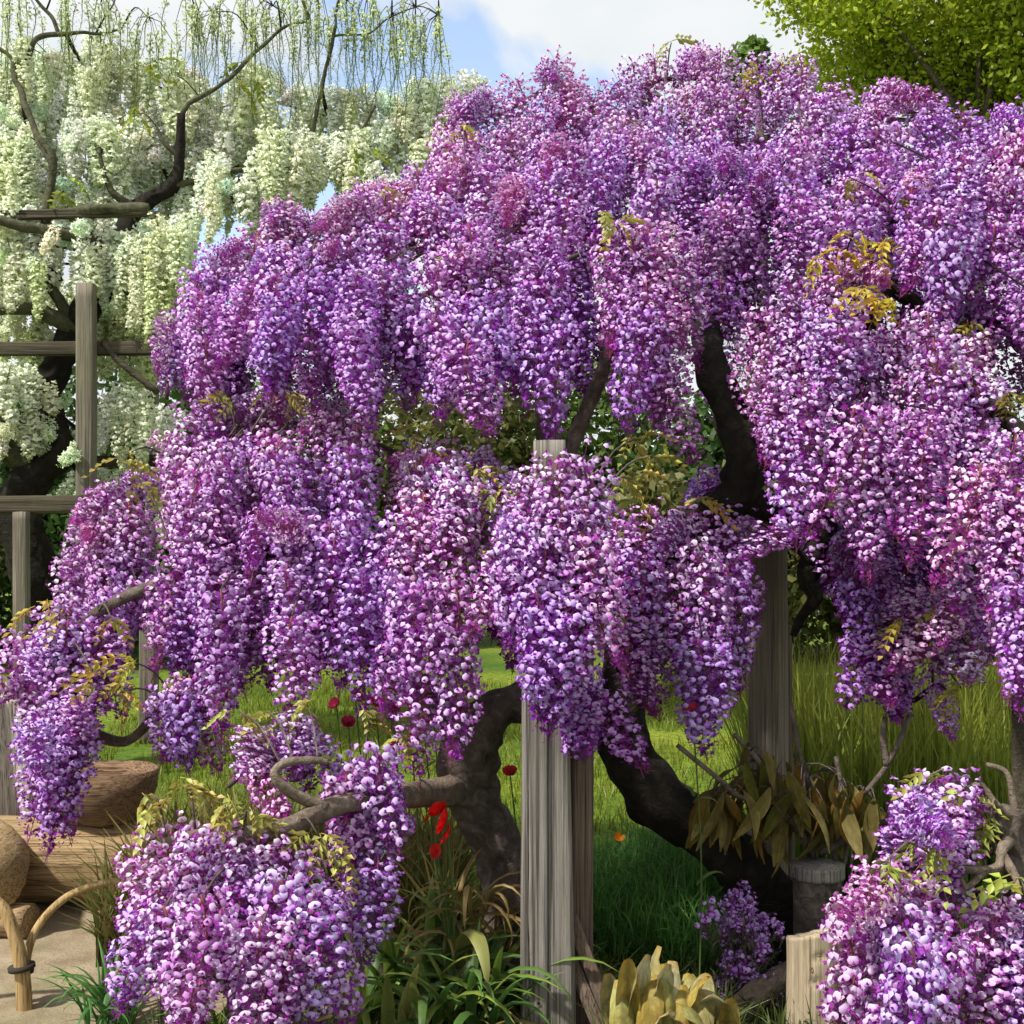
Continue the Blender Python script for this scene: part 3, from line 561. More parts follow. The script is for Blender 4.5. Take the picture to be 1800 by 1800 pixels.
tC.limb('branch', [P(1755, 1490, 3.85), P(1790, 1550, 3.75), P(1800, 1575, 3.7)], [0.016, 0.01], 7, 0.3)
tC.limb('branch', [P(1788, 1420, 3.95), P(1770, 1360, 3.95), P(1730, 1345, 3.95)], [0.012, 0.006], 7, 0.3, wobble=0.02)
tC.limb('branch', [P(1730, 1530, 3.78), P(1700, 1560, 3.75), P(1690, 1545, 3.74)], [0.012, 0.006], 7, 0.3)
tC.tier([(1575, 1420), (1600, 1370), (1632, 1345), (1665, 1390), (1715, 1420), (1735, 1470)], [(1570, 1530), (1640, 1520), (1735, 1560)], 3.95, 3.8, 44, 70, (80, 130), (LAV, LAV), seed=61, spread=0.3, skip=0.18, thick=0.008)
tC.tier([(1485, 1650), (1505, 1570), (1550, 1520), (1600, 1510), (1660, 1540), (1700, 1600)], [(1460, 1830), (1540, 1860), (1640, 1860), (1710, 1840)], 3.75, 3.4, 46, 95, (180, 260), (PINK, LAV), seed=62, spread=0.4, leanx=0.02, thick=0.008)
tC.tier([(1740, 1600), (1790, 1570), (1850, 1590)], [(1740, 1830), (1800, 1840), (1850, 1830)], 3.75, 3.55, 46, 85, (130, 200), (PINK, LAV), seed=63, spread=0.3, skip=0.1, thick=0.008)
for a in [(1620, 1470, 3.7, 4, 22), (1560, 1510, 3.6, 4, 18), (1700, 1400, 3.85, 4, 24), (1740, 1440, 3.85, 3, 18), (1640, 1500, 3.6, 4, 22), (1780, 1555, 3.6, 4, 20), (1640, 1360, 3.85, 2, 10)]:
    tC.leaf(*a, tint=(0.75, 1.0, 0.5), small=True)
tC.finish()

# ------------------------------------------------------------------ white wisteria behind on the left
g = P(60, 1360, 9.0); g[2] = 0
tW = Tree('white_wisteria', 'white wisteria in pale cream bloom trained over a grey wooden pergola', 'wisteria', g, M_BARKD)
tW.limb('trunk', [g + np.array([0, 0, -0.05]), P(80, 1180, 9.0), P(60, 1000, 9.05), P(30, 880, 9.1), P(70, 830, 9.1), P(110, 790, 9.1), P(80, 700, 9.2), P(130, 580, 9.3), P(200, 470, 9.4), P(235, 370, 9.5), P(300, 330, 9.5), P(316, 280, 9.5), P(318, 200, 9.5)], [0.2, 0.17, 0.15, 0.13, 0.11, 0.1, 0.08, 0.06, 0.045, 0.03], 14, 0.4, n=8)
for pts, rr in [
    ([(200, 470, 9.4), (160, 420, 9.3), (130, 375, 9.2), (200, 368, 9.1), (260, 372, 9.1)], [0.05, 0.03]),
    ([(130, 580, 9.3), (80, 470, 9.3), (85, 370, 9.3), (95, 290, 9.3), (70, 240, 9.3)], [0.05, 0.02]),
    ([(316, 280, 9.5), (285, 245, 9.5), (270, 220, 9.5)], [0.02, 0.01]),
    ([(95, 290, 9.3), (40, 180, 9.6), (20, 110, 9.9), (35, 120, 9.9), (60, 75, 9.9), (110, 60, 9.9), (170, 58, 9.9), (215, 50, 9.9)], [0.035, 0.03, 0.025, 0.012]),
    ([(100, 62, 9.9), (92, 25, 9.9), (60, 0, 9.9), (40, -40, 9.9)], [0.022, 0.012]),
    ([(170, 58, 9.9), (190, 25, 9.9), (200, -10, 9.9)], [0.014, 0.008]),
    ([(20, 110, 9.9), (5, 90, 9.9), (-30, 60, 9.9)], [0.025, 0.015]),
    ([(235, 370, 9.5), (190, 320, 9.4), (175, 260, 9.4)], [0.035, 0.012]),
    ([(300, 330, 9.5), (420, 300, 9.6), (540, 300, 9.7), (620, 260, 9.8), (660, 190, 9.8)], [0.035, 0.015]),
    ([(318, 200, 9.5), (420, 120, 9.8), (480, 60, 9.9), (540, 30, 9.9), (520, -20, 9.9)], [0.025, 0.012]),
    ([(540, 300, 9.7), (560, 180, 9.9), (585, 70, 9.9), (590, 30, 9.9), (600, -20, 9.9)], [0.025, 0.012]),
    ([(585, 70, 9.9), (640, 60, 9.9), (690, 30, 9.9), (740, 10, 9.9), (780, 30, 9.9)], [0.012, 0.005]),
    ([(70, 830, 9.1), (0, 790, 9.0), (-80, 780, 8.9)], [0.09, 0.06]),
    ([(80, 700, 9.2), (30, 730, 9.0), (-60, 720, 8.9)], [0.07, 0.04]),
    ([(130, 580, 9.3), (60, 545, 9.1), (-40, 540, 9.0)], [0.06, 0.04]),
    ([(200, 470, 9.4), (250, 560, 9.2), (290, 640, 9.1), (330, 700, 9.1)], [0.04, 0.02]),
    ([(160, 420, 9.3), (50, 400, 9.1), (-40, 380, 9.0)], [0.05, 0.03])]:
    tW.limb('branch', [P(*p) for p in pts], np.array(rr) * (0.75 if pts[-1][1] < 200 else 1), 8, 0.3, M_BARKG, n=6, wobble=0.04)
WT = ((1.05, 1.05, 1.05), (0.97, 0.98, 0.82)); WG = ((1.0, 1.0, 0.9), (0.9, 0.92, 0.64))
K = dict(rac=RACW, thick=0.012, ext=25, inset=0, scale=(0.8, 1.25), spread=1.3)
tW.tier([(-40, 90), (20, 80), (90, 66), (170, 66), (250, 80), (320, 110), (380, 150)], [(-40, 230), (100, 220), (250, 230), (380, 230)], 10.4, 9.9, 24, 44, (110, 190), WT, seed=71, **K)
tW.tier([(380, 130), (450, 110), (530, 130), (620, 150), (700, 140), (780, 130), (850, 110)], [(380, 250), (500, 240), (620, 270), (740, 270), (850, 200)], 10.4, 10.0, 24, 44, (110, 190), WT, seed=72, skip=0.2, **K)
tW.tier([(100, 260), (140, 205), (190, 195), (240, 205), (290, 240)], [(100, 330), (180, 330), (290, 340)], 9.7, 9.4, 24, 44, (110, 190), WT, seed=73, **K)
tW.tier([(-30, 190), (30, 180), (90, 210)], [(-30, 350), (30, 350), (90, 350)], 9.8, 9.5, 24, 44, (110, 190), WT, seed=74, **K)
tW.tier([(420, 300), (450, 240), (510, 218), (570, 225), (630, 255), (690, 300), (720, 330)], [(420, 380), (520, 400), (640, 360), (720, 390)], 9.8, 9.4, 24, 44, (110, 190), WT, seed=75, **K)
tW.tier([(335, 310), (365, 270), (395, 268), (425, 320)], [(335, 420), (380, 430), (425, 420)], 9.5, 9.2, 24, 44, (110, 190), WT, seed=76, **K)
tW.tier([(-30, 370), (40, 360), (120, 375), (200, 390), (280, 380), (350, 400)], [(-30, 450), (60, 470), (150, 500), (220, 560), (300, 540), (350, 480)], 9.3, 9.1, 24, 44, (110, 190), WT, seed=77, skip=0.05, **K)
tW.tier([(-30, 430), (40, 440), (110, 430)], [(-30, 560), (40, 590), (110, 560)], 9.2, 9.0, 24, 44, (110, 190), WG, seed=78, skip=0.15, **K)
tW.tier([(180, 430), (240, 420), (310, 440), (345, 470)], [(180, 520), (240, 580), (310, 590), (345, 560)], 9.3, 9.0, 24, 44, (110, 190), WG, seed=79, skip=0.1, **K)
tW.tier([(-30, 640), (30, 630), (90, 650)], [(-30, 720), (30, 740), (90, 730)], 9.1, 8.9, 24, 44, (110, 190), WG, seed=80, skip=0.2, **K)
tW.tier([(170, 690), (215, 670), (260, 690), (320, 720)], [(170, 810), (230, 830), (320, 820)], 9.4, 9.2, 24, 44, (110, 190), WT, seed=81, **K)
tW.tier([(-30, 735), (30, 730), (90, 745), (120, 740)], [(-30, 800), (60, 800), (120, 860)], 9.0, 8.85, 24, 44, (110, 190), WG, seed=82, skip=0.2, **K)
tW.tier([(200, 300), (260, 270), (330, 250), (420, 230)], [(200, 380), (320, 360), (420, 330)], 10.0, 9.8, 24, 44, (110, 190), WT, seed=83, **K)
tW.tier([(560, 230), (640, 210), (720, 200), (790, 210)], [(560, 330), (660, 340), (790, 330)], 10.0, 9.8, 24, 44, (110, 190), WT, seed=84, skip=0.15, **K)
tW.tier([(170, 800), (220, 830), (300, 850)], [(170, 900), (240, 930), (300, 960)], 9.5, 9.3, 24, 44, (110, 190), WG, seed=85, skip=0.25, **K)
tW.tier([(-30, 300), (50, 270), (130, 300), (210, 330), (290, 350)], [(-30, 400), (120, 420), (290, 440)], 9.9, 9.7, 24, 44, (110, 190), WT, seed=86, **K)
tW.tier([(-30, 150), (60, 150), (150, 160), (250, 170), (350, 180), (450, 200)], [(-30, 260), (150, 270), (300, 290), (450, 290)], 10.2, 9.9, 24, 44, (110, 190), WT, seed=87, **K)
tW.tier([(-30, 480), (60, 490), (150, 500), (250, 500), (340, 520)], [(-30, 590), (150, 590), (340, 600)], 9.8, 9.7, 24, 44, (110, 190), WG, seed=88, skip=0.1, **K)
tW.tier([(-30, 230), (80, 220), (200, 230), (320, 240), (430, 230), (520, 250)], [(-30, 420), (150, 420), (320, 420), (520, 420)], 10.5, 10.4, 25, 50, (130, 200), WT, seed=89, cap=False, **K)
tW.tier([(380, 170), (480, 180), (580, 170), (680, 180), (780, 170), (840, 160)], [(380, 330), (540, 340), (700, 330), (840, 280)], 10.6, 10.5, 25, 50, (120, 180), WT, seed=90, cap=False, skip=0.1, **K)
tW.tier([(-30, 410), (80, 400), (200, 410), (330, 420)], [(-30, 560), (150, 560), (330, 570)], 10.1, 10.0, 25, 50, (120, 180), WG, seed=91, cap=False, skip=0.1, **K)
tW.tier([(160, 540), (230, 530), (320, 560)], [(160, 660), (230, 690), (320, 680)], 9.9, 9.7, 25, 50, (100, 150), WG, seed=92, skip=0.1, **K)
tW.tier([(-30, 560), (50, 570), (120, 560)], [(-30, 680), (50, 690), (120, 680)], 9.9, 9.7, 25, 50, (100, 150), WG, seed=93, skip=0.2, **K)
tW.tier([(160, 830), (240, 840), (320, 860)], [(160, 950), (240, 960), (320, 960)], 9.9, 9.7, 27, 50, (90, 130), WG, seed=94, skip=0.15, **K)
# bare young strands that hang against the sky
r = np.random.default_rng(9)
tops = [(260, 30), (330, -10), (380, 20), (430, -20), (480, 10), (520, -10), (560, -20), (610, 0), (650, -10), (690, 25), (730, 12), (770, 25), (120, -20), (30, -20), (180, -10)]
mbt = MB()
prev = None
for x, y in tops:
    c = P(x, y, 9.9); q = tW.nearest(c)
    tube(mbt, smooth_path([q, (q + c) / 2 + np.array([0, 0, 0.12]), c], 4), [0.008, 0.004], 4)
    for j in range(11):
        p = P(x + r.normal(0, 22), y + r.uniform(-10, 60), 9.9 + r.normal(0, 0.2))
        tube(mbt, [c, (c + p) / 2 + np.array([0, 0, 0.06]), p], [0.004, 0.002], 4)
        k = r.integers(3); L = [0.5, 0.8, 1.1][k]; zs = r.uniform(0.7, 1.3)
        tW.rac.append((RACS[k], Matrix.Translation(Vector(p - tW.base)) @ Euler((r.normal(0, 0.06), r.normal(0, 0.06), r.uniform(0, 6.28))).to_matrix().to_4x4() @ Matrix.Diagonal((1, 1, zs, 1)), np.array((0.8, 0.86, 0.6)) * r.uniform(0.7, 1.1), zs))
part('twig', mbt, M_BARKD, tW.root)
for a in [(640, 255, 9.3, 5, 22), (240, 200, 9.4, 4, 30), (300, 130, 9.8, 5, 40), (420, 140, 9.8, 5, 40), (100, 340, 9.2, 4, 30)]:
    tW.leaf(*a, tint=(0.75, 1.05, 0.4), small=True, size=1.6)
tW.finish()

# ------------------------------------------------------------------ posts and timber
def weathered(mb, c0, c1, w, d, seed, cracks=5, mat=0, rings=36, rnd=0.25, cd=0.022, pw=0.05, NS=64, cw=0.075):
    """post from c0 to c1 (world), section w x d with split grooves that wander and fade"""
    c0 = np.array(c0, float); c1 = np.array(c1, float); T = c1 - c0; Lh = np.linalg.norm(T); T /= Lh
    u = np.cross((0, 1, 0), T) if abs(T[1]) < 0.9 else np.cross((0, 0, 1), T); u /= np.linalg.norm(u); v = np.cross(T, u)
    N = NS; r = np.random.default_rng(seed); cr = [(r.uniform(0, 2 * math.pi), r.uniform(0, 1), r.uniform(0.25, 0.7), r.uniform(0.5, 1)) for _ in range(cracks)]
    V = []
    for i in range(rings + 1):
        t = i / rings
        for k in range(N):
            a = 2 * math.pi * k / N; ca, sa = math.cos(a), math.sin(a); e = 2 / (2 + 6 * (1 - rnd))
            x = math.copysign(abs(ca) ** (1 if rnd >= 1 else e), ca); y = math.copysign(abs(sa) ** (1 if rnd >= 1 else e), sa)
            s = 1 + pw * ns(ca * 1.3 + seed, sa * 1.3, t * Lh * 1.5) + 0.2 * pw * ns(ca * 5 + seed, sa * 5, t * Lh * 0.7)
            dep = 0
            for ka, kt, kl, kd in cr:
                da = (a - ka - 0.12 * ns(t * 6, ka, 3) + math.pi) % (2 * math.pi) - math.pi
                f = max(0, 1 - abs(t - kt) / kl)
                if abs(da) < cw: dep = max(dep, cd * kd * min(1, f * 2.5) * (1 - abs(da) / cw))
            rr = max(0.2, 1 - dep / (min(w, d) / 2))
            V.append(c0 + T * Lh * t + u * x * w / 2 * s * rr + v * y * d / 2 * s * rr)
    Fc = [(i * N + k, i * N + (k + 1) % N, (i + 1) * N + (k + 1) % N, (i + 1) * N + k) for i in range(rings) for k in range(N)]
    nV = len(V); V.append(c0); V.append(c1 + T * 0.004)
    Fc += [(nV, (k + 1) % N, k) for k in range(N)] + [(nV + 1, rings * N + k, rings * N + (k + 1) % N) for k in range(N)]
    mb.add(V, Fc, mat=mat)

pb = P(950, 1816, 4.5); pb[2] = 0
post = thing('support_post', 'cracked grey post of paired timbers under the purple blooms', 'post', pb)
def gz(px, Y): q = P(px, 900, Y); q[2] = -0.03; return q
mb = MB(); weathered(mb, gz(938, 4.5), P(943, 930, 4.5), 0.1, 0.13, 3, 6, rnd=0.15, cd=0.02, pw=0.04, NS=220, cw=0.03); part('timber', mb, M_POST, post)
mb = MB(); weathered(mb, gz(984, 4.51), P(966, 775, 4.51), 0.115, 0.12, 8, 9, rnd=0.35, cd=0.04, pw=0.07, NS=220, cw=0.035); part('timber', mb, M_POST, post)
mb = MB(); weathered(mb, gz(1022, 4.6), P(1024, 830, 4.6), 0.085, 0.09, 12, 5, rnd=0.5, cd=0.02); part('timber', mb, M_POSTB, post)
for x0, y0, x1, x2, Y in [(1003, 1610, 1062, 30, 4.47), (1006, 1690, 1040, 26, 4.44)]:
    mb = MB(); a = P(x0, y0, 4.52); b_ = gz(x1 + 30, Y); weathered(mb, b_, a, 0.05, 0.045, x0, 3, rnd=0.4, cd=0.008, rings=16); part('brace', mb, M_POSTB, post)
# nail
mb = MB(); q = P(946, 1763, 4.43); tube(mb, [q, q + np.array([0, 0.03, 0])], [0.006], 8); part('nail', mb, M_TIE, post)

pb2 = gz(1350, 5.5); pb2[2] = 0
o = MB(); weathered(o, gz(1350, 5.5), P(1349, 880, 5.5), 0.178, 0.178, 21, 6, rnd=1.0, cd=0.012); 
rp = thing('support_post', 'round brown post standing beside the black leaning trunk', 'post', pb2); part('timber', o, M_POSTG, rp)
mb = MB(); weathered(mb, gz(1392, 5.52), P(1384, 1100, 5.52), 0.035, 0.035, 4, 2, rnd=1.0, cd=0.004, rings=14); part('stake', mb, M_POSTB, rp)
pb3 = gz(1806, 4.6); pb3[2] = 0
rp = thing('support_post', 'dark slim post behind the twiggy low wisteria', 'post', pb3); mb = MB(); weathered(mb, gz(1806, 4.6), P(1803, 1200, 4.6), 0.1, 0.1, 31, 5, rnd=1.0, cd=0.01); part('timber', mb, M_PERGX, rp)

# cut stump with a cap of end grain, and pale cut post in front
sb = gz(1436, 4.95); sb[2] = 0
st = thing('tree_stump', 'furrowed brown stump with flat grey top under the dry leaves', 'stump', sb)
mb = MB(); weathered(mb, gz(1436, 4.95), P(1436, 1540, 4.95), 0.19, 0.18, 41, 16, rnd=1.0, cd=0.05, pw=0.12); part('bark', mb, M_BARK, st)
mb = MB(); weathered(mb, P(1436, 1541, 4.95), P(1436, 1519, 4.95), 0.215, 0.2, 42, 7, rnd=1.0, cd=0.02, rings=5); part('cap', mb, M_POST, st)
cb = gz(1432, 4.45); cb[2] = 0
ct = thing('cut_post', 'tan cut post with knots and hollowed slanting top', 'post', cb)
mb = MB()
N = 40; rings = 40; V = []
top_c = P(1432, 1640, 4.45)
for i in range(rings + 1):
    t = i / rings
    for k in range(N):
        a = 2 * math.pi * k / N; rx = 0.1 * (1 + 0.05 * ns(math.cos(a) * 1.5, math.sin(a) * 1.5, t * 2)); ry = 0.09
        zt = top_c[2] + 0.03 * math.cos(a + 0.9) - 0.012 * ns(a * 2, 3.0)
        kn = sum(-0.012 * math.exp(-(((a - ka + math.pi) % (2 * math.pi) - math.pi) ** 2 / 0.03 + (t - kt) ** 2 / 0.0012)) for ka, kt in ((-1.75, 0.62), (-1.3, 0.35), (-1.6, 0.82)))
        V.append((cb[0] + (rx + kn) * math.cos(a), cb[1] + (ry + kn) * math.sin(a), -0.03 + (zt + 0.03) * t))
inner = [(cb[0] + 0.072 * math.cos(2 * math.pi * k / N), cb[1] + 0.062 * math.sin(2 * math.pi * k / N), V[rings * N + k][2] + 0.004) for k in range(N)]
deep = [(cb[0] + 0.05 * math.cos(2 * math.pi * k / N), cb[1] + 0.04 * math.sin(2 * math.pi * k / N), top_c[2] - 0.1) for k in range(N)]
V += inner + deep
Fc = [(i * N + k, i * N + (k + 1) % N, (i + 1) * N + (k + 1) % N, (i + 1) * N + k) for i in range(rings + 2) for k in range(N)]
Fc.append(tuple((rings + 2) * N + k for k in range(N)))
mb.add(V, Fc); part('timber', mb, M_TAN, ct)
def knot(root, c, nrm, rx, rz):
    mb = MB(); c = np.array(c); n = np.array(nrm, float); n /= np.linalg.norm(n); s = np.cross(n, (0, 0, 1)); V = [c - n * 0.002]
    for rr, off in ((1.0, 0.0), (0.72, 0.005), (0.4, 0.001)):
        V += [c + n * off + s * rx * rr * math.cos(a) + np.array([0, 0, rz * rr * math.sin(a)]) for a in np.linspace(0, 2 * math.pi, 13)[:-1]]
    Fc = [(1 + j * 12 + k, 1 + j * 12 + (k + 1) % 12, 13 + j * 12 + (k + 1) % 12, 13 + j * 12 + k) for j in range(2) for k in range(12)] + [(0, 25 + (k + 1) % 12, 25 + k) for k in range(12)]
    mb.add(V, Fc); part('knot', mb, M_BROWN, root)
knot(ct, (cb[0] - 0.022, cb[1] - 0.082, P(0, 1782, 4.36)[2]), (-0.2, -1, 0), 0.028, 0.012)
knot(ct, (cb[0] - 0.03, cb[1] - 0.083, P(0, 1706, 4.36)[2]), (-0.25, -1, 0), 0.006, 0.012)

# fallen grey branch between stump and yellow leaves
mb = MB(); fp = smooth_path([gz(1300, 4.62) + np.array([0, 0, 0.06]), P(1335, 1742, 4.62), P(1385, 1712, 4.65), P(1420, 1690, 4.7)], 8)
tube(mb, fp, [0.05, 0.045, 0.035], 12, gnarl=0.25); o = link('fallen_branch', mb.mesh('fallen_branch', M_BARKP)); tag(o, 'pale fallen branch propped against the tan cut post', 'branch')

# pergola of the white wisteria
pg = thing('pergola', 'grey wooden pergola frame carrying the white wisteria', 'pergola', gz(150, 8.9) + np.array([0, 0, 0.03]))
mb = MB(); weathered(mb, gz(152, 8.9), P(152, 500, 8.9), 0.125, 0.125, 51, 4, rnd=0.3, cd=0.012); part('post', mb, M_PERG, pg)
mb = MB(); weathered(mb, gz(262, 10.2), P(262, 480, 10.2), 0.14, 0.14, 52, 4, rnd=0.3, cd=0.012); part('post', mb, M_PERG, pg)
mb = MB(); weathered(mb, gz(38, 8.5), P(38, 900, 8.5), 0.095, 0.095, 53, 4, rnd=0.3, cd=0.012); part('post', mb, M_PERG, pg)
mb = MB(); weathered(mb, P(-260, 615, 9.0), P(330, 612, 9.0), 0.1, 0.1, 54, 3, rnd=0.4, cd=0.01); part('beam', mb, M_PERGX, pg)
mb = MB(); weathered(mb, P(-260, 893, 8.6), P(150, 886, 8.6), 0.13, 0.13, 55, 3, rnd=0.4, cd=0.01); part('beam', mb, M_PERGX, pg)
mb = MB(); weathered(mb, P(140, 812, 9.4), P(330, 808, 9.4), 0.09, 0.09, 56, 3, rnd=0.4, cd=0.01); part('beam', mb, M_PERGX, pg)
mb = MB(); weathered(mb, P(-200, 385, 9.2), P(260, 372, 9.2), 0.07, 0.07, 58, 3, rnd=0.4, cd=0.01); part('beam', mb, M_PERGX, pg)
mb = MB(); tube(mb, smooth_path([P(180, 600, 8.95), P(215, 640, 8.95), P(278, 690, 8.95)], 5), [0.022], 8, gnarl=0.15); part('strut', mb, M_PERGX, pg)

# ------------------------------------------------------------------ log edging on the left
lc = P(0, 1505, 6.0)
mb = MB(); r0 = 0.205
tube(mb, smooth_path([(-3.6, 6.08, r0 - 0.01), (-2.9, 6.05, r0), (-2.2, 6.02, r0 + 0.004), (-1.62, 6.0, r0)], 8), [r0, r0 * 1.02, r0 * 0.99, r0 * 0.95], 28, gnarl=0.05, seed=2)
o = link('fallen_log', mb.mesh('fallen_log', M_LOG)); tag(o, 'long smooth tan log lying on the sandy path', 'log')
# shorter cut log, its end towards the viewer, lying against the long log
mb = MB(); c = P(30, 1470, 5.62)
tube(mb, smooth_path([(c[0] - 0.05, 5.45, 0.165), (c[0] - 0.15, 5.7, 0.17), (c[0] - 0.25, 5.84, 0.17)], 6), [0.15, 0.165, 0.165], 22, gnarl=0.08, seed=9)
# lies on the ground, tipped up against the long log
mb.v = [v + np.array([0, 0, 0.125]) for v in mb.v]
o = link('cut_log', mb.mesh('cut_log', M_LOGY)); tag(o, 'short log with its sawn end out, leaning on the long tan log', 'log')
# prop under it
mb = MB(); weathered(mb, (c[0] - 0.35, 5.6, 0.07), (c[0] + 0.1, 5.52, 0.075), 0.15, 0.15, 61, 3, rnd=1.0, cd=0.01, rings=10)
o = link('cut_log', mb.mesh('cut_log', M_LOG)); tag(o, 'small log lying under the sawn end log', 'log')
# wooden bowl on the long log
bc = np.array([P(178, 1440, 6.0)[0], 6.0, 2 * r0 - 0.02]); mb = MB(); prof = [(0.0, 0.0), (0.10, 0.0), (0.16, 0.02), (0.21, 0.08), (0.238, 0.17), (0.248, 0.265), (0.232, 0.268), (0.215, 0.18), (0.18, 0.1), (0.0, 0.07)]
N = 36; V = []
for pr, pz in prof:
    for k in range(N):
        a = 2 * math.pi * k / N; V.append(bc + np.array([pr * 1.12 * math.cos(a), pr * 0.8 * math.sin(a), pz + 0.006 * ns(math.cos(a) * 2, math.sin(a) * 2, pz * 4)]))
Fc = [(i * N + k, i * N + (k + 1) % N, (i + 1) * N + (k + 1) % N, (i + 1) * N + k) for i in range(len(prof) - 1) for k in range(N)]
mb.add(V, Fc); o = link('wooden_bowl', mb.mesh('wooden_bowl', M_BROWN)); tag(o, 'dark brown hollowed wooden bowl sitting on the long tan log', 'bowl')
# pale drift stump
mb = MB(); db = gz(20, 6.45); weathered(mb, db, P(2, 1225, 6.45), 0.5, 0.4, 71, 26, rnd=0.9, cd=0.12, pw=0.45, rings=40, NS=150, cw=0.06)
o = link('tree_stump', mb.mesh('tree_stump', M_DRIFT)); tag(o, 'pale fibrous weathered stump behind the long tan log', 'stump')

# bamboo hoop edging
def hoop(pts, label, tie=None, w=0.012):
    p = smooth_path(pts, 10); base = p[0].copy(); base[2] = 0
    root = thing('bamboo_hoop', label, 'hoop', base, 'bamboo hoops along the path'); mb = MB(); tube(mb, p, [w * 1.3, w, w * 0.85, w], 10, gnarl=0.03); part('cane', mb, M_BAMBOO, root)
    for q in (tie or []):
        i = np.argmin(((p - q) ** 2).sum(1)); i = min(max(i, 1), len(p) - 2); mb = MB(); d = p[i + 1] - p[i - 1]; d /= np.linalg.norm(d)
        tube(mb, [p[i] - d * 0.008, p[i] + d * 0.008], [w * 2.1], 12); part('tie', mb, M_TIE, root)
def gp(px, Y): return gz(px, Y)
hoop([gp(46, 4.78), P(46, 1690, 4.78), P(66, 1630, 4.8), P(110, 1582, 4.82), P(160, 1558, 4.85), P(215, 1550, 4.9), P(290, 1570, 4.95), P(340, 1640, 5.0), gp(352, 5.0)], 'slim tan bamboo hoop arching towards the low wisteria spray', [P(44, 1702, 4.78)], 0.015)
hoop([gp(44, 4.72), P(38, 1700, 4.72), P(24, 1640, 4.72), P(4, 1595, 4.72), P(-40, 1570, 4.72), P(-90, 1590, 4.72), P(-120, 1680, 4.72), gp(-124, 4.72)], 'thick bamboo hoop with a dark tie at its foot', [P(41, 1702, 4.72)], 0.024)

# ------------------------------------------------------------------ strap leaves, blades, broad leaves
def strap(name, L, w, droop, seed, col, tipcol, nseg=9, fold=0.25, twist=0.4):
    """blade rising from the origin along +Z and arching over +X"""
    r = np.random.default_rng(seed); mb = MB(); V = []; C = []
    p = np.array([0.0, 0, 0]); ang = r.uniform(0.03, 0.2)
    for i in range(nseg + 1):
        t = i / nseg; ww = w * (0.55 + 1.2 * t if t < 0.35 else 0.97) * (1 - max(0, (t - 0.55) / 0.45) ** 1.6)
        tw = twist * t * math.sin(seed)
        side = np.array([math.sin(tw) * math.cos(ang), math.cos(tw), 0]); nr = np.array([math.cos(ang), 0, -math.sin(ang)])
        cc_ = np.array(col) * (1 - t) + np.array(tipcol) * t
        V += [p + side * ww / 2, p + nr * ww * fold * -1, p - side * ww / 2]; C += [cc_, cc_ * 0.8, cc_]
        p = p + np.array([math.sin(ang), 0, math.cos(ang)]) * L / nseg; ang += droop / nseg * (0.5 + 1.5 * t)
    Fc = []
    for i in range(nseg):
        a = i * 3; Fc += [(a, a + 1, a + 4, a + 3), (a + 1, a + 2, a + 5, a + 4)]
    mb.add(V, Fc, np.array(C)); return mb.mesh(name, M_LEAF)
def clump(root, meshes, centres, n, lean, size, seed, tints, name='leaf', sector=None):
    r = np.random.default_rng(seed)
    for i in range(n):
        cx = centres[r.integers(len(centres))]; o = link(name, meshes[r.integers(len(meshes))], root)
        p = np.array([cx[0] + r.normal(0, 0.025), cx[1] + r.normal(0, 0.025), (cx[2] if len(cx) > 2 else -0.01)]) - np.array(root.location)
        az = r.uniform(0, 6.283) if sector is None else r.uniform(*sector)
        o.matrix_basis = Matrix.Translation(Vector(p)) @ Euler((0, r.uniform(0, lean), az)).to_matrix().to_4x4() @ Matrix.Scale(size * r.uniform(0.7, 1.2), 4)
        tt = np.array(tints[r.integers(len(tints))]) * r.uniform(0.8, 1.15); o.color = (*tt, 1)
SG = [strap('leaf', 0.6, 0.036, d, 200 + i, (0.06, 0.14, 0.03), (0.14, 0.24, 0.055)) for i, d in enumerate((0.7, 1.2, 1.7, 2.3, 2.8))]
SD = [strap('leaf', 0.5, 0.026, d, 220 + i, (0.30, 0.23, 0.09), (0.42, 0.31, 0.14), fold=0.4, twist=1.3) for i, d in enumerate((1.4, 2.2, 3.0, 3.6))]

b0 = gz(760, 4.5); b0[2] = 0
cl = thing('strap_leaf_plant', 'dark green strap leaved clump with dried blades left of the cracked post', 'plant', b0)
cen = [tuple(gz(x, Y)[:2]) for x, Y in ((640, 4.45), (690, 4.6), (740, 4.5), (790, 4.55), (840, 4.5), (880, 4.6), (760, 4.35), (830, 4.35))]
clump(cl, SG, cen, 130, 0.4, 0.95, 1, [(1, 1, 1), (0.8, 0.9, 0.8), (1.5, 1.35, 0.9), (2.2, 1.6, 1.2)])
clump(cl, SD, cen, 34, 0.7, 0.75, 2, [(1, 1, 1), (0.85, 0.9, 0.7)])
YL = [strap('leaf', 0.62, 0.075, d, 240 + i, (0.24, 0.26, 0.06), (0.34, 0.34, 0.11), fold=0.15) for i, d in enumerate((0.5, 0.9))]
yb = gz(700, 4.25); yb[2] = 0
yl = thing('broad_leaf_plant', 'broad yellow green blades standing by the low wisteria spray', 'plant', yb)
clump(yl, YL, [tuple(gz(x, 4.25)[:2]) for x in (690, 715)], 5, 0.2, 0.72, 3, [(1, 1, 1), (0.9, 1.0, 0.9)], sector=(-2.2, -1.0))
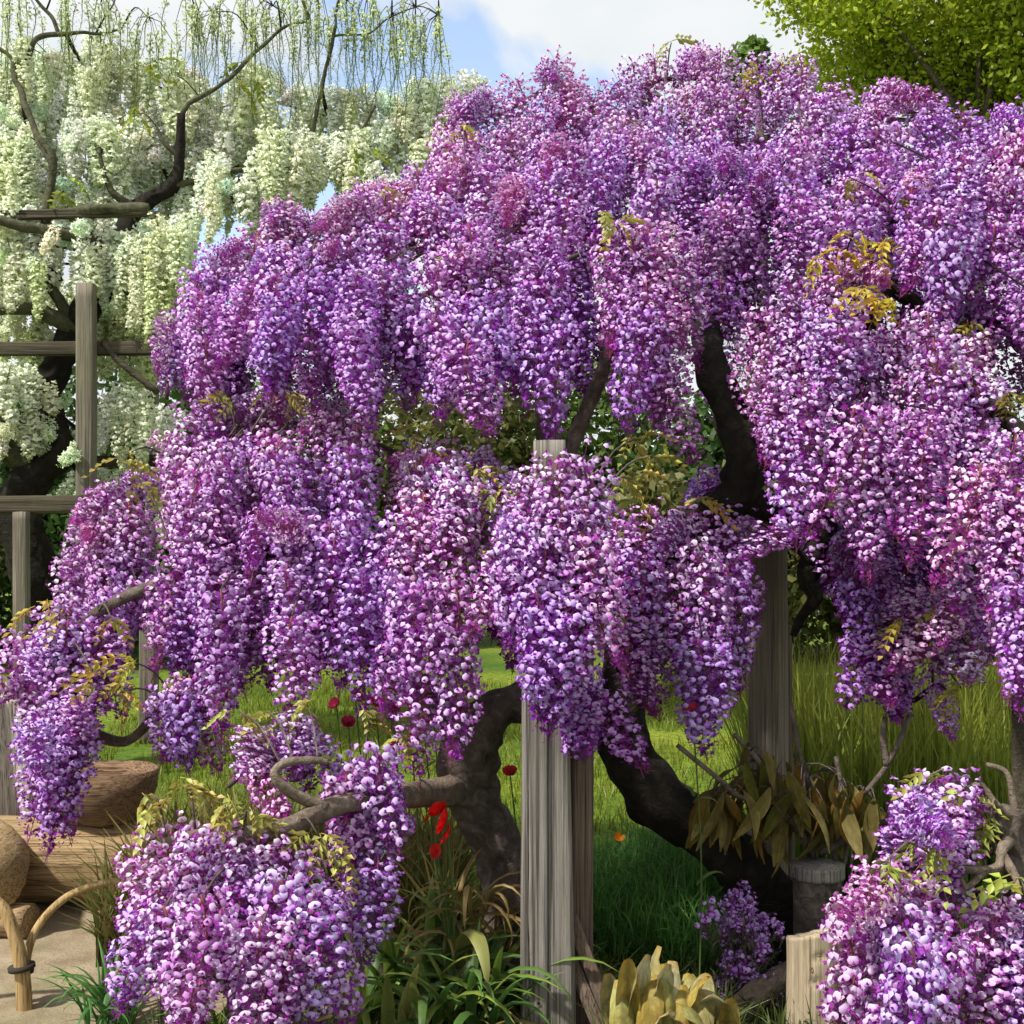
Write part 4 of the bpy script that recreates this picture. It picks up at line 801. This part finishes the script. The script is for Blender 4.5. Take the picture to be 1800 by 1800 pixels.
# limp pale hanging leaf on trunk and dry thatch below
db_ = gz(835, 4.75); db_[2] = 0
dt = thing('dry_leaf_plant', 'heap of tan dried leaves at the foot of the gnarled trunk', 'plant', db_)
cen = [(*gz(x, Y)[:2], z) for x, Y, z in ((780, 4.8, 0.1), (820, 4.7, 0.2), (850, 4.75, 0.25), (880, 4.7, 0.15), (800, 4.75, 0.3), (830, 4.7, 0.36), (770, 4.7, 0.2))]
clump(dt, SD, cen, 90, 1.2, 0.72, 4, [(1.1, 1.05, 0.9), (0.9, 0.8, 0.6), (0.8, 0.9, 0.5)])
LH = strap('leaf', 0.62, 0.07, 2.75, 299, (0.36, 0.34, 0.12), (0.4, 0.36, 0.15), 14, 0.2, 0.2)
o = link('leaf', LH, dt); q = P(805, 1500, 4.62) - db_; q[2] = 0.16; o.matrix_basis = Matrix.Translation(Vector(q)) @ Euler((0, 0.1, -1.25)).to_matrix().to_4x4() @ Matrix.Scale(0.95, 4); o.color = (0.85, 0.95, 0.7, 1)

# green tuft at the path edge
tb = gz(190, 4.55); tb[2] = 0
tf = thing('grass_tuft', 'fresh green tuft of grass at the sandy path edge', 'grass', tb)
TG = [strap('leaf', 0.36, 0.016, d, 260 + i, (0.06, 0.17, 0.04), (0.1, 0.25, 0.06)) for i, d in enumerate((0.6, 1.1, 1.6, 2.2))]
clump(tf, TG, [tuple(gz(x, Y)[:2]) for x, Y in ((175, 4.5), (200, 4.55), (225, 4.5), (190, 4.65))], 70, 0.5, 1.0, 5, [(1, 1, 1), (0.8, 0.9, 0.8), (1.2, 1.1, 0.9)])

# pale yellow spoon leaves
def spoon(name, L, w, seed, droop=0.5):
    r = np.random.default_rng(seed); mb = MB(); V = []; C = []; nseg = 9; p = np.zeros(3); ang = 0.08
    for i in range(nseg + 1):
        t = i / nseg; ww = w * max(0.06, math.sin(math.pi * min(1, 0.06 + 0.9 * t ** 1.15)) ** 0.5)
        nr = np.array([math.cos(ang), 0, -math.sin(ang)])
        for j, s in enumerate((-1, -0.5, 0, 0.5, 1)):
            V.append(p + np.array([0, s * ww / 2, 0]) - nr * ww * 0.28 * (1 - s * s) + nr * 0.022 * ns(s * 3 + seed, t * 6))
            k = 0.5 + 0.5 * ns(s * 2 + seed, t * 3, 4); C.append((A(0.66, 0.62, 0.34) * k + A(0.52, 0.42, 0.10) * (1 - k)) * (0.72 + 0.5 * abs(ns(s * 6 + seed, t * 2, 8))) * (0.8 if s == 0 else 1) + (A(0.1, 0.0, -0.05) if t > 0.9 else 0))
        p = p + np.array([math.sin(ang), 0, math.cos(ang)]) * L / nseg; ang += droop / nseg * (0.3 + 2.4 * t * t)
    Fc = [(i * 5 + j, i * 5 + j + 1, i * 5 + j + 6, i * 5 + j + 5) for i in range(nseg) for j in range(4)]
    mb.add(V, Fc, np.array(C)); return mb.mesh(name, M_SPOON)
SP = [spoon('leaf', 0.40, 0.085 + 0.01 * i, 300 + i, 0.3 + 0.35 * i) for i in range(4)]
hb = gz(1180, 4.25); hb[2] = 0
hs = thing('pale_leaf_plant', 'cream yellow broad leaved plant at the foot of the cracked post', 'plant', hb)
r = np.random.default_rng(17)
for i, (x, ytop) in enumerate([(1062, 1715), (1085, 1690), (1102, 1672), (1128, 1690), (1150, 1690), (1165, 1715), (1182, 1718), (1205, 1718), (1228, 1735), (1250, 1740), (1285, 1732), (1300, 1760), (1072, 1750), (1120, 1740), (1215, 1760), (1190, 1770), (1265, 1775), (1055, 1775), (1145, 1765), (1240, 1790)]):
    Y = 4.28 + r.uniform(-0.1, 0.1) - (0.1 if i >= 12 else 0); o = link('leaf', SP[r.integers(4)], hs); top = P(x, ytop, Y)
    dx = (x - 1180) / F * Y; bx_ = hb[0] + dx * 0.8; h = top[2]
    o.matrix_basis = Matrix.Translation(Vector((bx_ - hb[0], Y - hb[1], -0.01))) @ Euler((r.uniform(-0.15, 0.15), 0, 0)).to_matrix().to_4x4() @ Matrix.Rotation(r.choice([-1.57, 1.57, -1.2, 2.0, 0.3, 3.0]) + r.normal(0, 0.3), 4, 'Z') @ Matrix.Diagonal((1, 1, (h + 0.02) / 0.37, 1))
    o.color = (*(np.array([(1, 1, 1), (1.15, 1.2, 1.5), (1.05, 0.9, 0.5), (0.95, 1.0, 0.7)][r.integers(4)]) * r.uniform(0.85, 1.1)), 1)

# shrub of drooping dry olive leaves around the round post
sb2 = gz(1425, 5.15); sb2[2] = 0
sh = thing('drooping_leaf_shrub', 'shrub with drooping olive tan leaves and bare twigs behind the stump', 'shrub', sb2)
stems = [[(1425, 1500, 5.1), (1430, 1420, 5.0), (1405, 1320, 4.95), (1390, 1235, 4.95)], [(1490, 1480, 5.05), (1500, 1420, 5.0), (1560, 1345, 4.95), (1602, 1252, 4.95)], [(1425, 1500, 5.1), (1360, 1420, 4.95), (1300, 1400, 4.9), (1265, 1370, 4.85), (1190, 1310, 4.85)], [(1470, 1490, 5.05), (1480, 1400, 5.0), (1470, 1330, 5.0)], [(1425, 1500, 5.1), (1340, 1350, 5.0), (1290, 1290, 5.0)], [(1560, 1345, 4.95), (1552, 1300, 4.95), (1556, 1260, 4.95)], [(1440, 1500, 5.05), (1540, 1450, 4.95), (1570, 1440, 4.9)]]
sk = []
for i, st_ in enumerate(stems):
    pts = [P(*p) for p in st_]
    if i in (0, 1, 2, 3): pts = [sb2 + np.array([0.02 * i, 0, -0.03])] + pts
    p = smooth_path(pts, 8); mb = MB(); tube(mb, p, [0.016, 0.012, 0.009], 8, gnarl=0.2); part('stem', mb, M_BARKP if i in (2, 4) else M_BARK, sh); sk.append(p)
def dleaf(seed):
    r = np.random.default_rng(seed); mb = MB(); V = []; C = []; L = 0.2; w = 0.05
    c0 = A(0.17, 0.14, 0.035); c1 = A(0.27, 0.21, 0.07)
    for i in range(8):
        t = i / 7; ww = w * max(0.05, math.sin(math.pi * (0.05 + 0.92 * t ** 0.85))); x = 0.03 * math.sin(t * 3 + seed)
        for s in (-1, 0, 1):
            V.append((x + (0.25 * ww if s else 0), s * ww / 2, -L * t)); C.append((c0 * (1 - t) + c1 * t) * (0.8 if s == 0 else 1))
    mb.add(V, [(i * 3 + j, i * 3 + j + 1, i * 3 + j + 4, i * 3 + j + 3) for i in range(7) for j in range(2)], np.array(C)); return mb.mesh('leaf', M_DRY)
DL = [dleaf(s) for s in range(5)]
r = np.random.default_rng(23); ska = np.concatenate(sk); mbp = MB()
for i in range(150):
    x = r.uniform(1235, 1540); yt = np.interp(x, [1235, 1260, 1320, 1400, 1480, 1540], [1390, 1370, 1290, 1330, 1360, 1400]); yb_ = np.interp(x, [1235, 1280, 1330, 1400, 1480, 1540], [1420, 1440, 1440, 1440, 1440, 1430])
    p = P(x, r.uniform(yt, yb_), r.uniform(4.8, 5.25)); q = ska[np.argmin(((ska - p) ** 2).sum(1))]
    tube(mbp, smooth_path([q, (p + q) / 2 + np.array([0, 0, 0.02]), p], 2), [0.004, 0.002], 4)
    o = link('leaf', DL[r.integers(5)], sh); o.matrix_basis = Matrix.Translation(Vector(p - sb2)) @ Euler((r.normal(0, 0.3), r.normal(0, 0.3), r.uniform(0, 6.28))).to_matrix().to_4x4() @ Matrix.Scale(r.uniform(0.7, 1.3), 4)
    o.color = (*(np.array([(1, 1, 1), (1.1, 1.1, 0.9), (0.8, 1.0, 0.6), (1.25, 0.85, 0.5), (1.3, 1.3, 1.3)][r.integers(5)]) * r.uniform(0.75, 1.1)), 1)
part('twig', mbp, M_BARK, sh)

# ------------------------------------------------------------------ blade masses (stuff)
def blades(mb, pts, hgt, wid, lean, cb, ct, r, seg=3):
    n = len(pts); az = r.uniform(0, 6.283, n); ln = r.uniform(0, lean, n); h = r.uniform(*hgt, n); w = r.uniform(*wid, n); fa = r.uniform(0, 6.283, n)
    sd_ = np.stack([np.cos(fa), np.sin(fa), np.zeros(n)], 1); dr = np.stack([np.cos(az), np.sin(az), np.zeros(n)], 1)
    V = []; C = []; tint = r.uniform(0.65, 1.2, (n, 1)); hue = r.normal(0, 0.1, (n, 1))
    for i in range(seg + 1):
        t = i / seg; c = pts + dr * (ln * h * t * t)[:, None] + np.array([0, 0, 1]) * (h * t * (1 - 0.25 * ln * t))[:, None]
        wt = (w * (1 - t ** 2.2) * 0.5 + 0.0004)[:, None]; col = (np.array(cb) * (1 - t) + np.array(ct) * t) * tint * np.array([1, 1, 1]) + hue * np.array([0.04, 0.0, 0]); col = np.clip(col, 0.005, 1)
        V += [c - sd_ * wt, c + sd_ * wt]; C += [col, col]
    V = np.stack(V, 1).reshape(-1, 3); C = np.stack(C, 1).reshape(-1, 3); k = 2 * (seg + 1); base = np.arange(n) * k
    Fc = np.concatenate([np.stack([base + 2 * i, base + 2 * i + 1, base + 2 * i + 3, base + 2 * i + 2], 1) for i in range(seg)])
    mb.add(V, Fc.tolist(), C)
r = np.random.default_rng(77)
def scatter(n, x0, x1, y0, y1, f=None):
    p = np.stack([r.uniform(x0, x1, n), r.uniform(y0, y1, n), np.zeros(n)], 1)
    if f is not None: p = p[[f(*q[:2]) for q in p]]
    return p
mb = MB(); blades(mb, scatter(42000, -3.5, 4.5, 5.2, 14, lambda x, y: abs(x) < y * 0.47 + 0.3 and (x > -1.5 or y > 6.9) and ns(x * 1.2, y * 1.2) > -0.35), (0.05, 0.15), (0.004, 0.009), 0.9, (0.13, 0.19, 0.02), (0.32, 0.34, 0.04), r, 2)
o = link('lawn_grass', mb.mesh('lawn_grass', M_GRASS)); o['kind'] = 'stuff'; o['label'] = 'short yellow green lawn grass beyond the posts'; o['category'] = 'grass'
# tall reeds right
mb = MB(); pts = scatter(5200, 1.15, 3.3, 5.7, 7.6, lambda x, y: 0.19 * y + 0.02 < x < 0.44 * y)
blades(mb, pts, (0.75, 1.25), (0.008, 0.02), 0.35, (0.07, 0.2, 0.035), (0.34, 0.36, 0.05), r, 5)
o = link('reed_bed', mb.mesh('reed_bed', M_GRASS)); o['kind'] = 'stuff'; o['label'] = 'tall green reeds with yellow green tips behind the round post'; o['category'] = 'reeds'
# feathery foliage between the posts
mb = MB(); n = 9000; th = r.uniform(0, 6.283, n); rr = np.sqrt(r.uniform(0, 1, n)); cx, cy = gz(1175, 5.6)[:2]
pts = np.stack([cx + 0.46 * rr * np.cos(th), cy + 0.62 * rr * np.sin(th), np.zeros(n)], 1)
pts[:, 2] = r.uniform(0, 1, n) * 0.36 * (1 - 0.5 * rr ** 2)
blades(mb, pts, (0.07, 0.19), (0.002, 0.006), 1.5, (0.06, 0.19, 0.035), (0.16, 0.36, 0.07), r, 3)
sroot = thing('feathery_plant', 'mound of feathery green foliage between cracked post and stump', 'plant', (cx, cy, 0)); fo = part('foliage', mb, M_GRASS, sroot); fo['kind'] = 'stuff'
mb = MB(); 
for i in range(40):
    a = r.uniform(0, 6.28); q = np.array([cx + 0.4 * r.uniform() * math.cos(a), cy + 0.5 * r.uniform() * math.sin(a), -0.02]); tube(mb, [q, q + np.array([r.normal(0, 0.05), r.normal(0, 0.05), 0.4])], [0.004, 0.002], 4, (0.06, 0.14, 0.03))
part('stems', mb, M_GRASS, sroot)['kind'] = 'stuff'
mb = MB(); q0 = gz(560, 5.5)
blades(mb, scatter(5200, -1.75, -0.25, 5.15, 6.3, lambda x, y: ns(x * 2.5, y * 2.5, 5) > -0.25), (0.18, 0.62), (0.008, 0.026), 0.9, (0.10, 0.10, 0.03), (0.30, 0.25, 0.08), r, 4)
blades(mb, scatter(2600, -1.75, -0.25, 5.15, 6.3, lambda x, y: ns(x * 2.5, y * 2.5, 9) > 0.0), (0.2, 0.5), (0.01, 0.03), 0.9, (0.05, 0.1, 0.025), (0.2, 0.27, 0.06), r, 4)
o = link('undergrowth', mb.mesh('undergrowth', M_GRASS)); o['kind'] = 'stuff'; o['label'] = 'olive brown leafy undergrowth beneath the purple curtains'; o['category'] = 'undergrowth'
# foreground bed weeds
mb = MB(); blades(mb, scatter(9000, -1.3, 2.2, 4.0, 5.6, lambda x, y: ns(x * 3, y * 3, 2) > -0.1), (0.05, 0.22), (0.004, 0.012), 1.2, (0.035, 0.08, 0.018), (0.13, 0.16, 0.04), r, 3)
o = link('bed_weeds', mb.mesh('bed_weeds', M_GRASS)); o['kind'] = 'stuff'; o['label'] = 'low tangled weeds covering the soil around the posts'; o['category'] = 'weeds'

# ------------------------------------------------------------------ flowers
def blossom_mesh(name, Rr, npet, col, seed, cupz=0.35, centre=(0.3, 0.2, 0.03)):
    r = np.random.default_rng(seed); mb = MB()
    for k in range(npet):
        a = 2 * math.pi * k / npet + r.normal(0, 0.1); ca, sa = math.cos(a), math.sin(a); V = []
        for i in range(5):
            t = i / 4; w = Rr * 1.05 * math.sin(math.pi * (0.08 + 0.72 * t)); rad = Rr * t; z = Rr * cupz * t ** 1.5
            for s in (-1, 0, 1): V.append((rad * ca - s * w * 0.5 * sa, rad * sa + s * w * 0.5 * ca, z + abs(s) * 0.12 * Rr * t + 0.08 * Rr * ns(k + s, t * 3, seed)))
        c = np.array(col) * r.uniform(0.8, 1.15); mb.add(V, [(i * 3 + j, i * 3 + j + 1, i * 3 + j + 4, i * 3 + j + 3) for i in range(4) for j in range(2)], c)
    tube(mb, [(0, 0, 0), (0, 0, Rr * 0.3)], [Rr * 0.16, Rr * 0.05], 6, centre)
    return mb.mesh(name, M_LEAF)
SMALL = strap('leaf', 0.18, 0.03, 1.6, 401, (0.09, 0.17, 0.04), (0.2, 0.26, 0.07), 6)
def flower(heads, base, mesh, label, cat, group=None, name='red_flower', nleaf=4):
    root = thing(name, label, cat, base, group); b = np.array(base)
    for (p, sc, tilt) in heads:
        mb = MB(); mid = (b + p) / 2 + np.array([0.02, 0, 0.02]); tube(mb, smooth_path([b + np.array([0, 0, -0.01]), mid, p], 5), [0.004, 0.003], 5, (0.12, 0.19, 0.05)); part('stem', mb, M_GRASS, root)
        o = link('blossom', mesh, root); o.matrix_basis = Matrix.Translation(Vector(p - b)) @ Euler((tilt, 0, random.uniform(0, 6))).to_matrix().to_4x4() @ Matrix.Scale(sc, 4); o.color = (1, 1, 1, 1)
    rr = np.random.default_rng(int(abs(p[0]) * 1000))
    for k in range(nleaf):
        o = link('leaf', SMALL, root); o.matrix_basis = Matrix.Translation(Vector((p - b) * rr.uniform(0.3, 0.8))) @ Euler((0, rr.uniform(0.3, 1), rr.uniform(0, 6.28))).to_matrix().to_4x4() @ Matrix.Scale(rr.uniform(0.5, 0.9), 4); o.color = (1, 1, 0.8, 1)
RED = blossom_mesh('blossom', 0.05, 6, (0.8, 0.012, 0.012), 1, 0.3, (0.5, 0.02, 0.01)); MAG = blossom_mesh('blossom', 0.036, 6, (0.62, 0.02, 0.12), 2, 0.7, (0.3, 0.02, 0.05)); CRIM = blossom_mesh('blossom', 0.036, 6, (0.6, 0.02, 0.03), 3, 0.8, (0.3, 0.02, 0.03)); ORA = blossom_mesh('blossom', 0.034, 4, (0.8, 0.25, 0.012), 4, 0.8, (0.6, 0.3, 0.02))
fb = gz(790, 4.62); fb[2] = 0
flower([(P(771, 1426, 4.6), 0.75, 1.0), (P(784, 1446, 4.58), 1.0, 1.3), (P(788, 1470, 4.55), 0.8, 1.1), (P(768, 1496, 4.58), 0.55, 1.3), (P(752, 1440, 4.6), 0.4, 0.8)], fb, RED, 'scarlet flower spike beside the gnarled trunk', 'flower')
for px, py, Y, me, lab in [(592, 1240, 5.7, MAG, 'magenta flower topmost among the blooms behind the pale looping branch'), (612, 1272, 5.6, MAG, 'magenta flower just above the pale looping branch'), (690, 1250, 5.7, CRIM, 'crimson flower under the hanging purple curtain, above the scarlet one'),
                           (694, 1316, 5.4, RED, 'single scarlet flower between pale looping branch and gnarled trunk'), (762, 1268, 5.5, MAG, 'magenta flower seen through purple raceme tips by the gnarled trunk'), (745, 1275, 5.6, CRIM, 'crimson flower seen through purple raceme tips by the gnarled trunk'), (625, 1228, 5.75, MAG, 'small magenta flower in the olive undergrowth, farthest from the trunk'), (660, 1236, 5.6, RED, 'small scarlet flower in the olive undergrowth under the purple curtain'), (722, 1300, 5.3, CRIM, 'low crimson flower in the undergrowth by the gnarled trunk'), (897, 1362, 5.3, CRIM, 'crimson flower between gnarled trunk and cracked post'), (1218, 1255, 4.62, CRIM, 'small red flower under purple racemes by the black trunk')]:
    p = P(px, py, Y); bb = p.copy(); bb[2] = 0; bb[0] += 0.03; bb[1] += 0.05; flower([(p, 0.9, 0.9)], bb, me, lab, 'flower', 'red flowers among the wisteria', nleaf=3)
for px, py, Y, lab in [(1088, 1475, 5.6, 'orange poppy beside the cracked post, largest in the feathery foliage'), (1118, 1474, 5.9, 'small orange poppy at the back of the feathery foliage'), (1128, 1440, 6.1, 'orange poppy at the lawn edge under the black trunk'), (1148, 1436, 6.2, 'small orange poppy at the lawn edge under the black trunk')]:
    p = P(px, py, Y); bb = p.copy(); bb[2] = 0; flower([(p, 0.75 if Y < 5.7 else 0.5, 0.7)], bb, ORA, lab, 'poppy', 'orange poppies', name='orange_poppy', nleaf=2)
# small lilac flowered shrub
lb = gz(1300, 4.75); lb[2] = 0
ls = thing('lilac_flower_shrub', 'small shrub with lilac flower heads below the black trunk', 'shrub', lb)
HEAD = raceme_mesh('flower_head', 0.075, 0.022, 26, 900, PAL[0], M_PETAL, 0.019, 0.8, 0.0)
r = np.random.default_rng(31); mb = MB(); mt = MB()
for i in range(62):
    x = 1300 + r.normal(0, 36); x = min(max(x, 1228), 1376); y = r.uniform(1560 + 0.6 * abs(x - 1300), 1735); p = P(x, y, 4.75 + r.uniform(-0.14, 0.14))
    q = lb + np.array([r.normal(0, 0.03), r.normal(0, 0.03), -0.01]); tube(mb, smooth_path([q, (p + q) / 2 + np.array([0, 0, 0.03]), p], 3), [0.003, 0.0015], 4)
    if r.random() < (0.75 if x > 1290 or y < 1640 else 0.35):
        o = link('flower_head', HEAD, ls); o.matrix_basis = Matrix.Translation(Vector(p - lb)) @ Euler((r.uniform(-0.5, 0.5), r.uniform(-0.5, 0.5), r.uniform(0, 6))).to_matrix().to_4x4() @ Matrix.Scale(r.uniform(0.7, 1.25), 4); o.color = (0.95, 0.8, 1, 1)
    blades(mt, np.tile(p * 0.75 + q * 0.25, (9, 1)) + r.normal(0, 0.02, (9, 3)), (0.02, 0.05), (0.005, 0.012), 1.3, (0.1, 0.11, 0.05), (0.2, 0.19, 0.11), r, 2)
part('stems', mb, M_BARK, ls); part('foliage', mt, M_GRASS, ls)['kind'] = 'stuff'

# ------------------------------------------------------------------ background trees and bushes
def crown(n, cen, rad, leaf, cols, seed, lobes=9, shell=0.5):
    r = np.random.default_rng(seed); cen = np.array(cen, float); rad = np.array(rad, float)
    L = r.normal(0, 1, (lobes, 3)); L /= np.linalg.norm(L, axis=1)[:, None]; lc = cen + L * rad * r.uniform(0.35, 0.7 if lobes < 40 else 0.95, (lobes, 1)); lr = rad.mean() * r.uniform(0.32, 0.58, lobes) * (1 if lobes < 40 else 0.55)
    w = lr ** 2 / (lr ** 2).sum(); k = r.choice(lobes, n, p=w); d = r.normal(0, 1, (n, 3)); d /= np.linalg.norm(d, axis=1)[:, None]
    p = lc[k] + d * lr[k][:, None] * (shell + (1 - shell) * r.uniform(0, 1, (n, 1)) ** 0.6) * r.uniform(0.85, 1.18, (n, 1)) * (rad / rad.mean())
    p[:, 2] = np.maximum(p[:, 2], 0.03)
    a = r.normal(0, 1, (n, 3)); a /= np.linalg.norm(a, axis=1)[:, None]; b = np.cross(a, r.normal(0, 1, (n, 3))); b /= np.linalg.norm(b, axis=1)[:, None]
    s = leaf * r.uniform(0.6, 1.3, (n, 1))
    V = np.stack([p - a * s * 0.6, p + b * s * 0.34, p + a * s * 0.6, p - b * s * 0.34], 1).reshape(-1, 3)
    mixv = r.uniform(0, 1, (n, 1)); c = np.array(cols[0]) * mixv + np.array(cols[1]) * (1 - mixv); lobt = r.uniform(0.75, 1.15, lobes)[k][:, None]; c = c * lobt * r.uniform(0.8, 1.15, (n, 1))
    mb = MB(); i = np.arange(n) * 4; mb.add(V, np.stack([i, i + 1, i + 2, i + 3], 1).tolist(), np.repeat(c, 4, 0)); return mb, lc
def tree(name, label, base, cen, rad, n, leaf, cols, seed, trunk_r=0.15, cat='tree', group=None, lobes=12):
    root = thing(name, label, cat, base, group); mb, lc = crown(n, cen, rad, leaf, cols, seed, lobes); part('crown', mb, M_LEAF, root).color = (1, 1, 1, 1)
    mb = MB(); top = np.array(cen); b = np.array(base, float); fork = b * 0.45 + top * 0.55; fork[2] = max(0.3, top[2] - rad[2] * 0.7)
    tube(mb, smooth_path([b + np.array([0, 0, -0.1]), (b + fork) / 2 + np.array([0.1, 0, 0]), fork], 6), [trunk_r, trunk_r * 0.7], 10, gnarl=0.15)
    for c in lc: tube(mb, smooth_path([fork, (fork + c) / 2 + np.array([0, 0, 0.1]), c], 4), [trunk_r * 0.45, trunk_r * 0.12], 6, gnarl=0.1)
    part('trunk', mb, M_BARK, root)
    return root
GR = [(0.32, 0.44, 0.02), (0.48, 0.53, 0.035)]; DG = [(0.04, 0.09, 0.02), (0.075, 0.14, 0.03)]; OL = [(0.14, 0.15, 0.04), (0.2, 0.19, 0.06)]; MG = [(0.08, 0.15, 0.025), (0.13, 0.2, 0.03)]
q = P(1690, 0, 21); tree('broadleaf_tree', 'large bright yellow green tree behind the purple canopy', (q[0], 21, 0), (q[0] + 0.5, 21, 10.6), (4.0, 2.6, 3.4), 85000, 0.095, GR, 1, 0.16, lobes=46)
q = P(1335, 0, 24); tree('broadleaf_tree', 'small light green treetop peeping over the purple canopy against cloud', (q[0], 24, 0), (q[0], 24, 10.35), (0.75, 0.7, 1.0), 2600, 0.15, [(0.13, 0.24, 0.04), (0.2, 0.3, 0.06)], 2, 0.12, lobes=6)
bl = [(-250, 760, 15, 2.0, OL, 'olive bush behind the grey pergola, beyond its gnarled trunk'), (-60, 640, 16.5, 2.2, DG, 'tall dark hedge bush behind the white wisteria'), (230, 640, 16, 2.2, DG, 'dark bush behind the white wisteria and tall pergola post'), (480, 600, 17, 2.3, MG, 'green bush behind the broad purple dome next to the white wisteria'), (760, 600, 18, 2.4, OL, 'olive bush behind the paired purple curtains over the cracked post'),
      (1000, 620, 18, 2.2, MG, 'mid green bush behind the cracked post'), (1235, 690, 15, 1.3, DG, 'round dark green bush seen in the gap by the black trunk'), (1290, 770, 13, 1.2, OL, 'straw olive bush low in the gap by the black trunk'), (1480, 760, 16, 2.0, OL, 'olive bush behind the round post'), (1750, 700, 16, 2.4, MG, 'green bush behind the purple curtains next to the dark slim post'), (2000, 650, 17, 2.4, DG, 'dark bush behind the dark slim post')]
for i, (px, py, Y, rw, cols, lab) in enumerate(bl):
    q = P(px, py, Y); h = q[2]; tree('bush', lab, (q[0], Y, 0), (q[0], Y, h * 0.5), (rw, rw * 0.7, h * 0.55), 11000, 0.12, cols, 20 + i, 0.06, 'bush', 'bushes along the far edge of the lawn', 14)
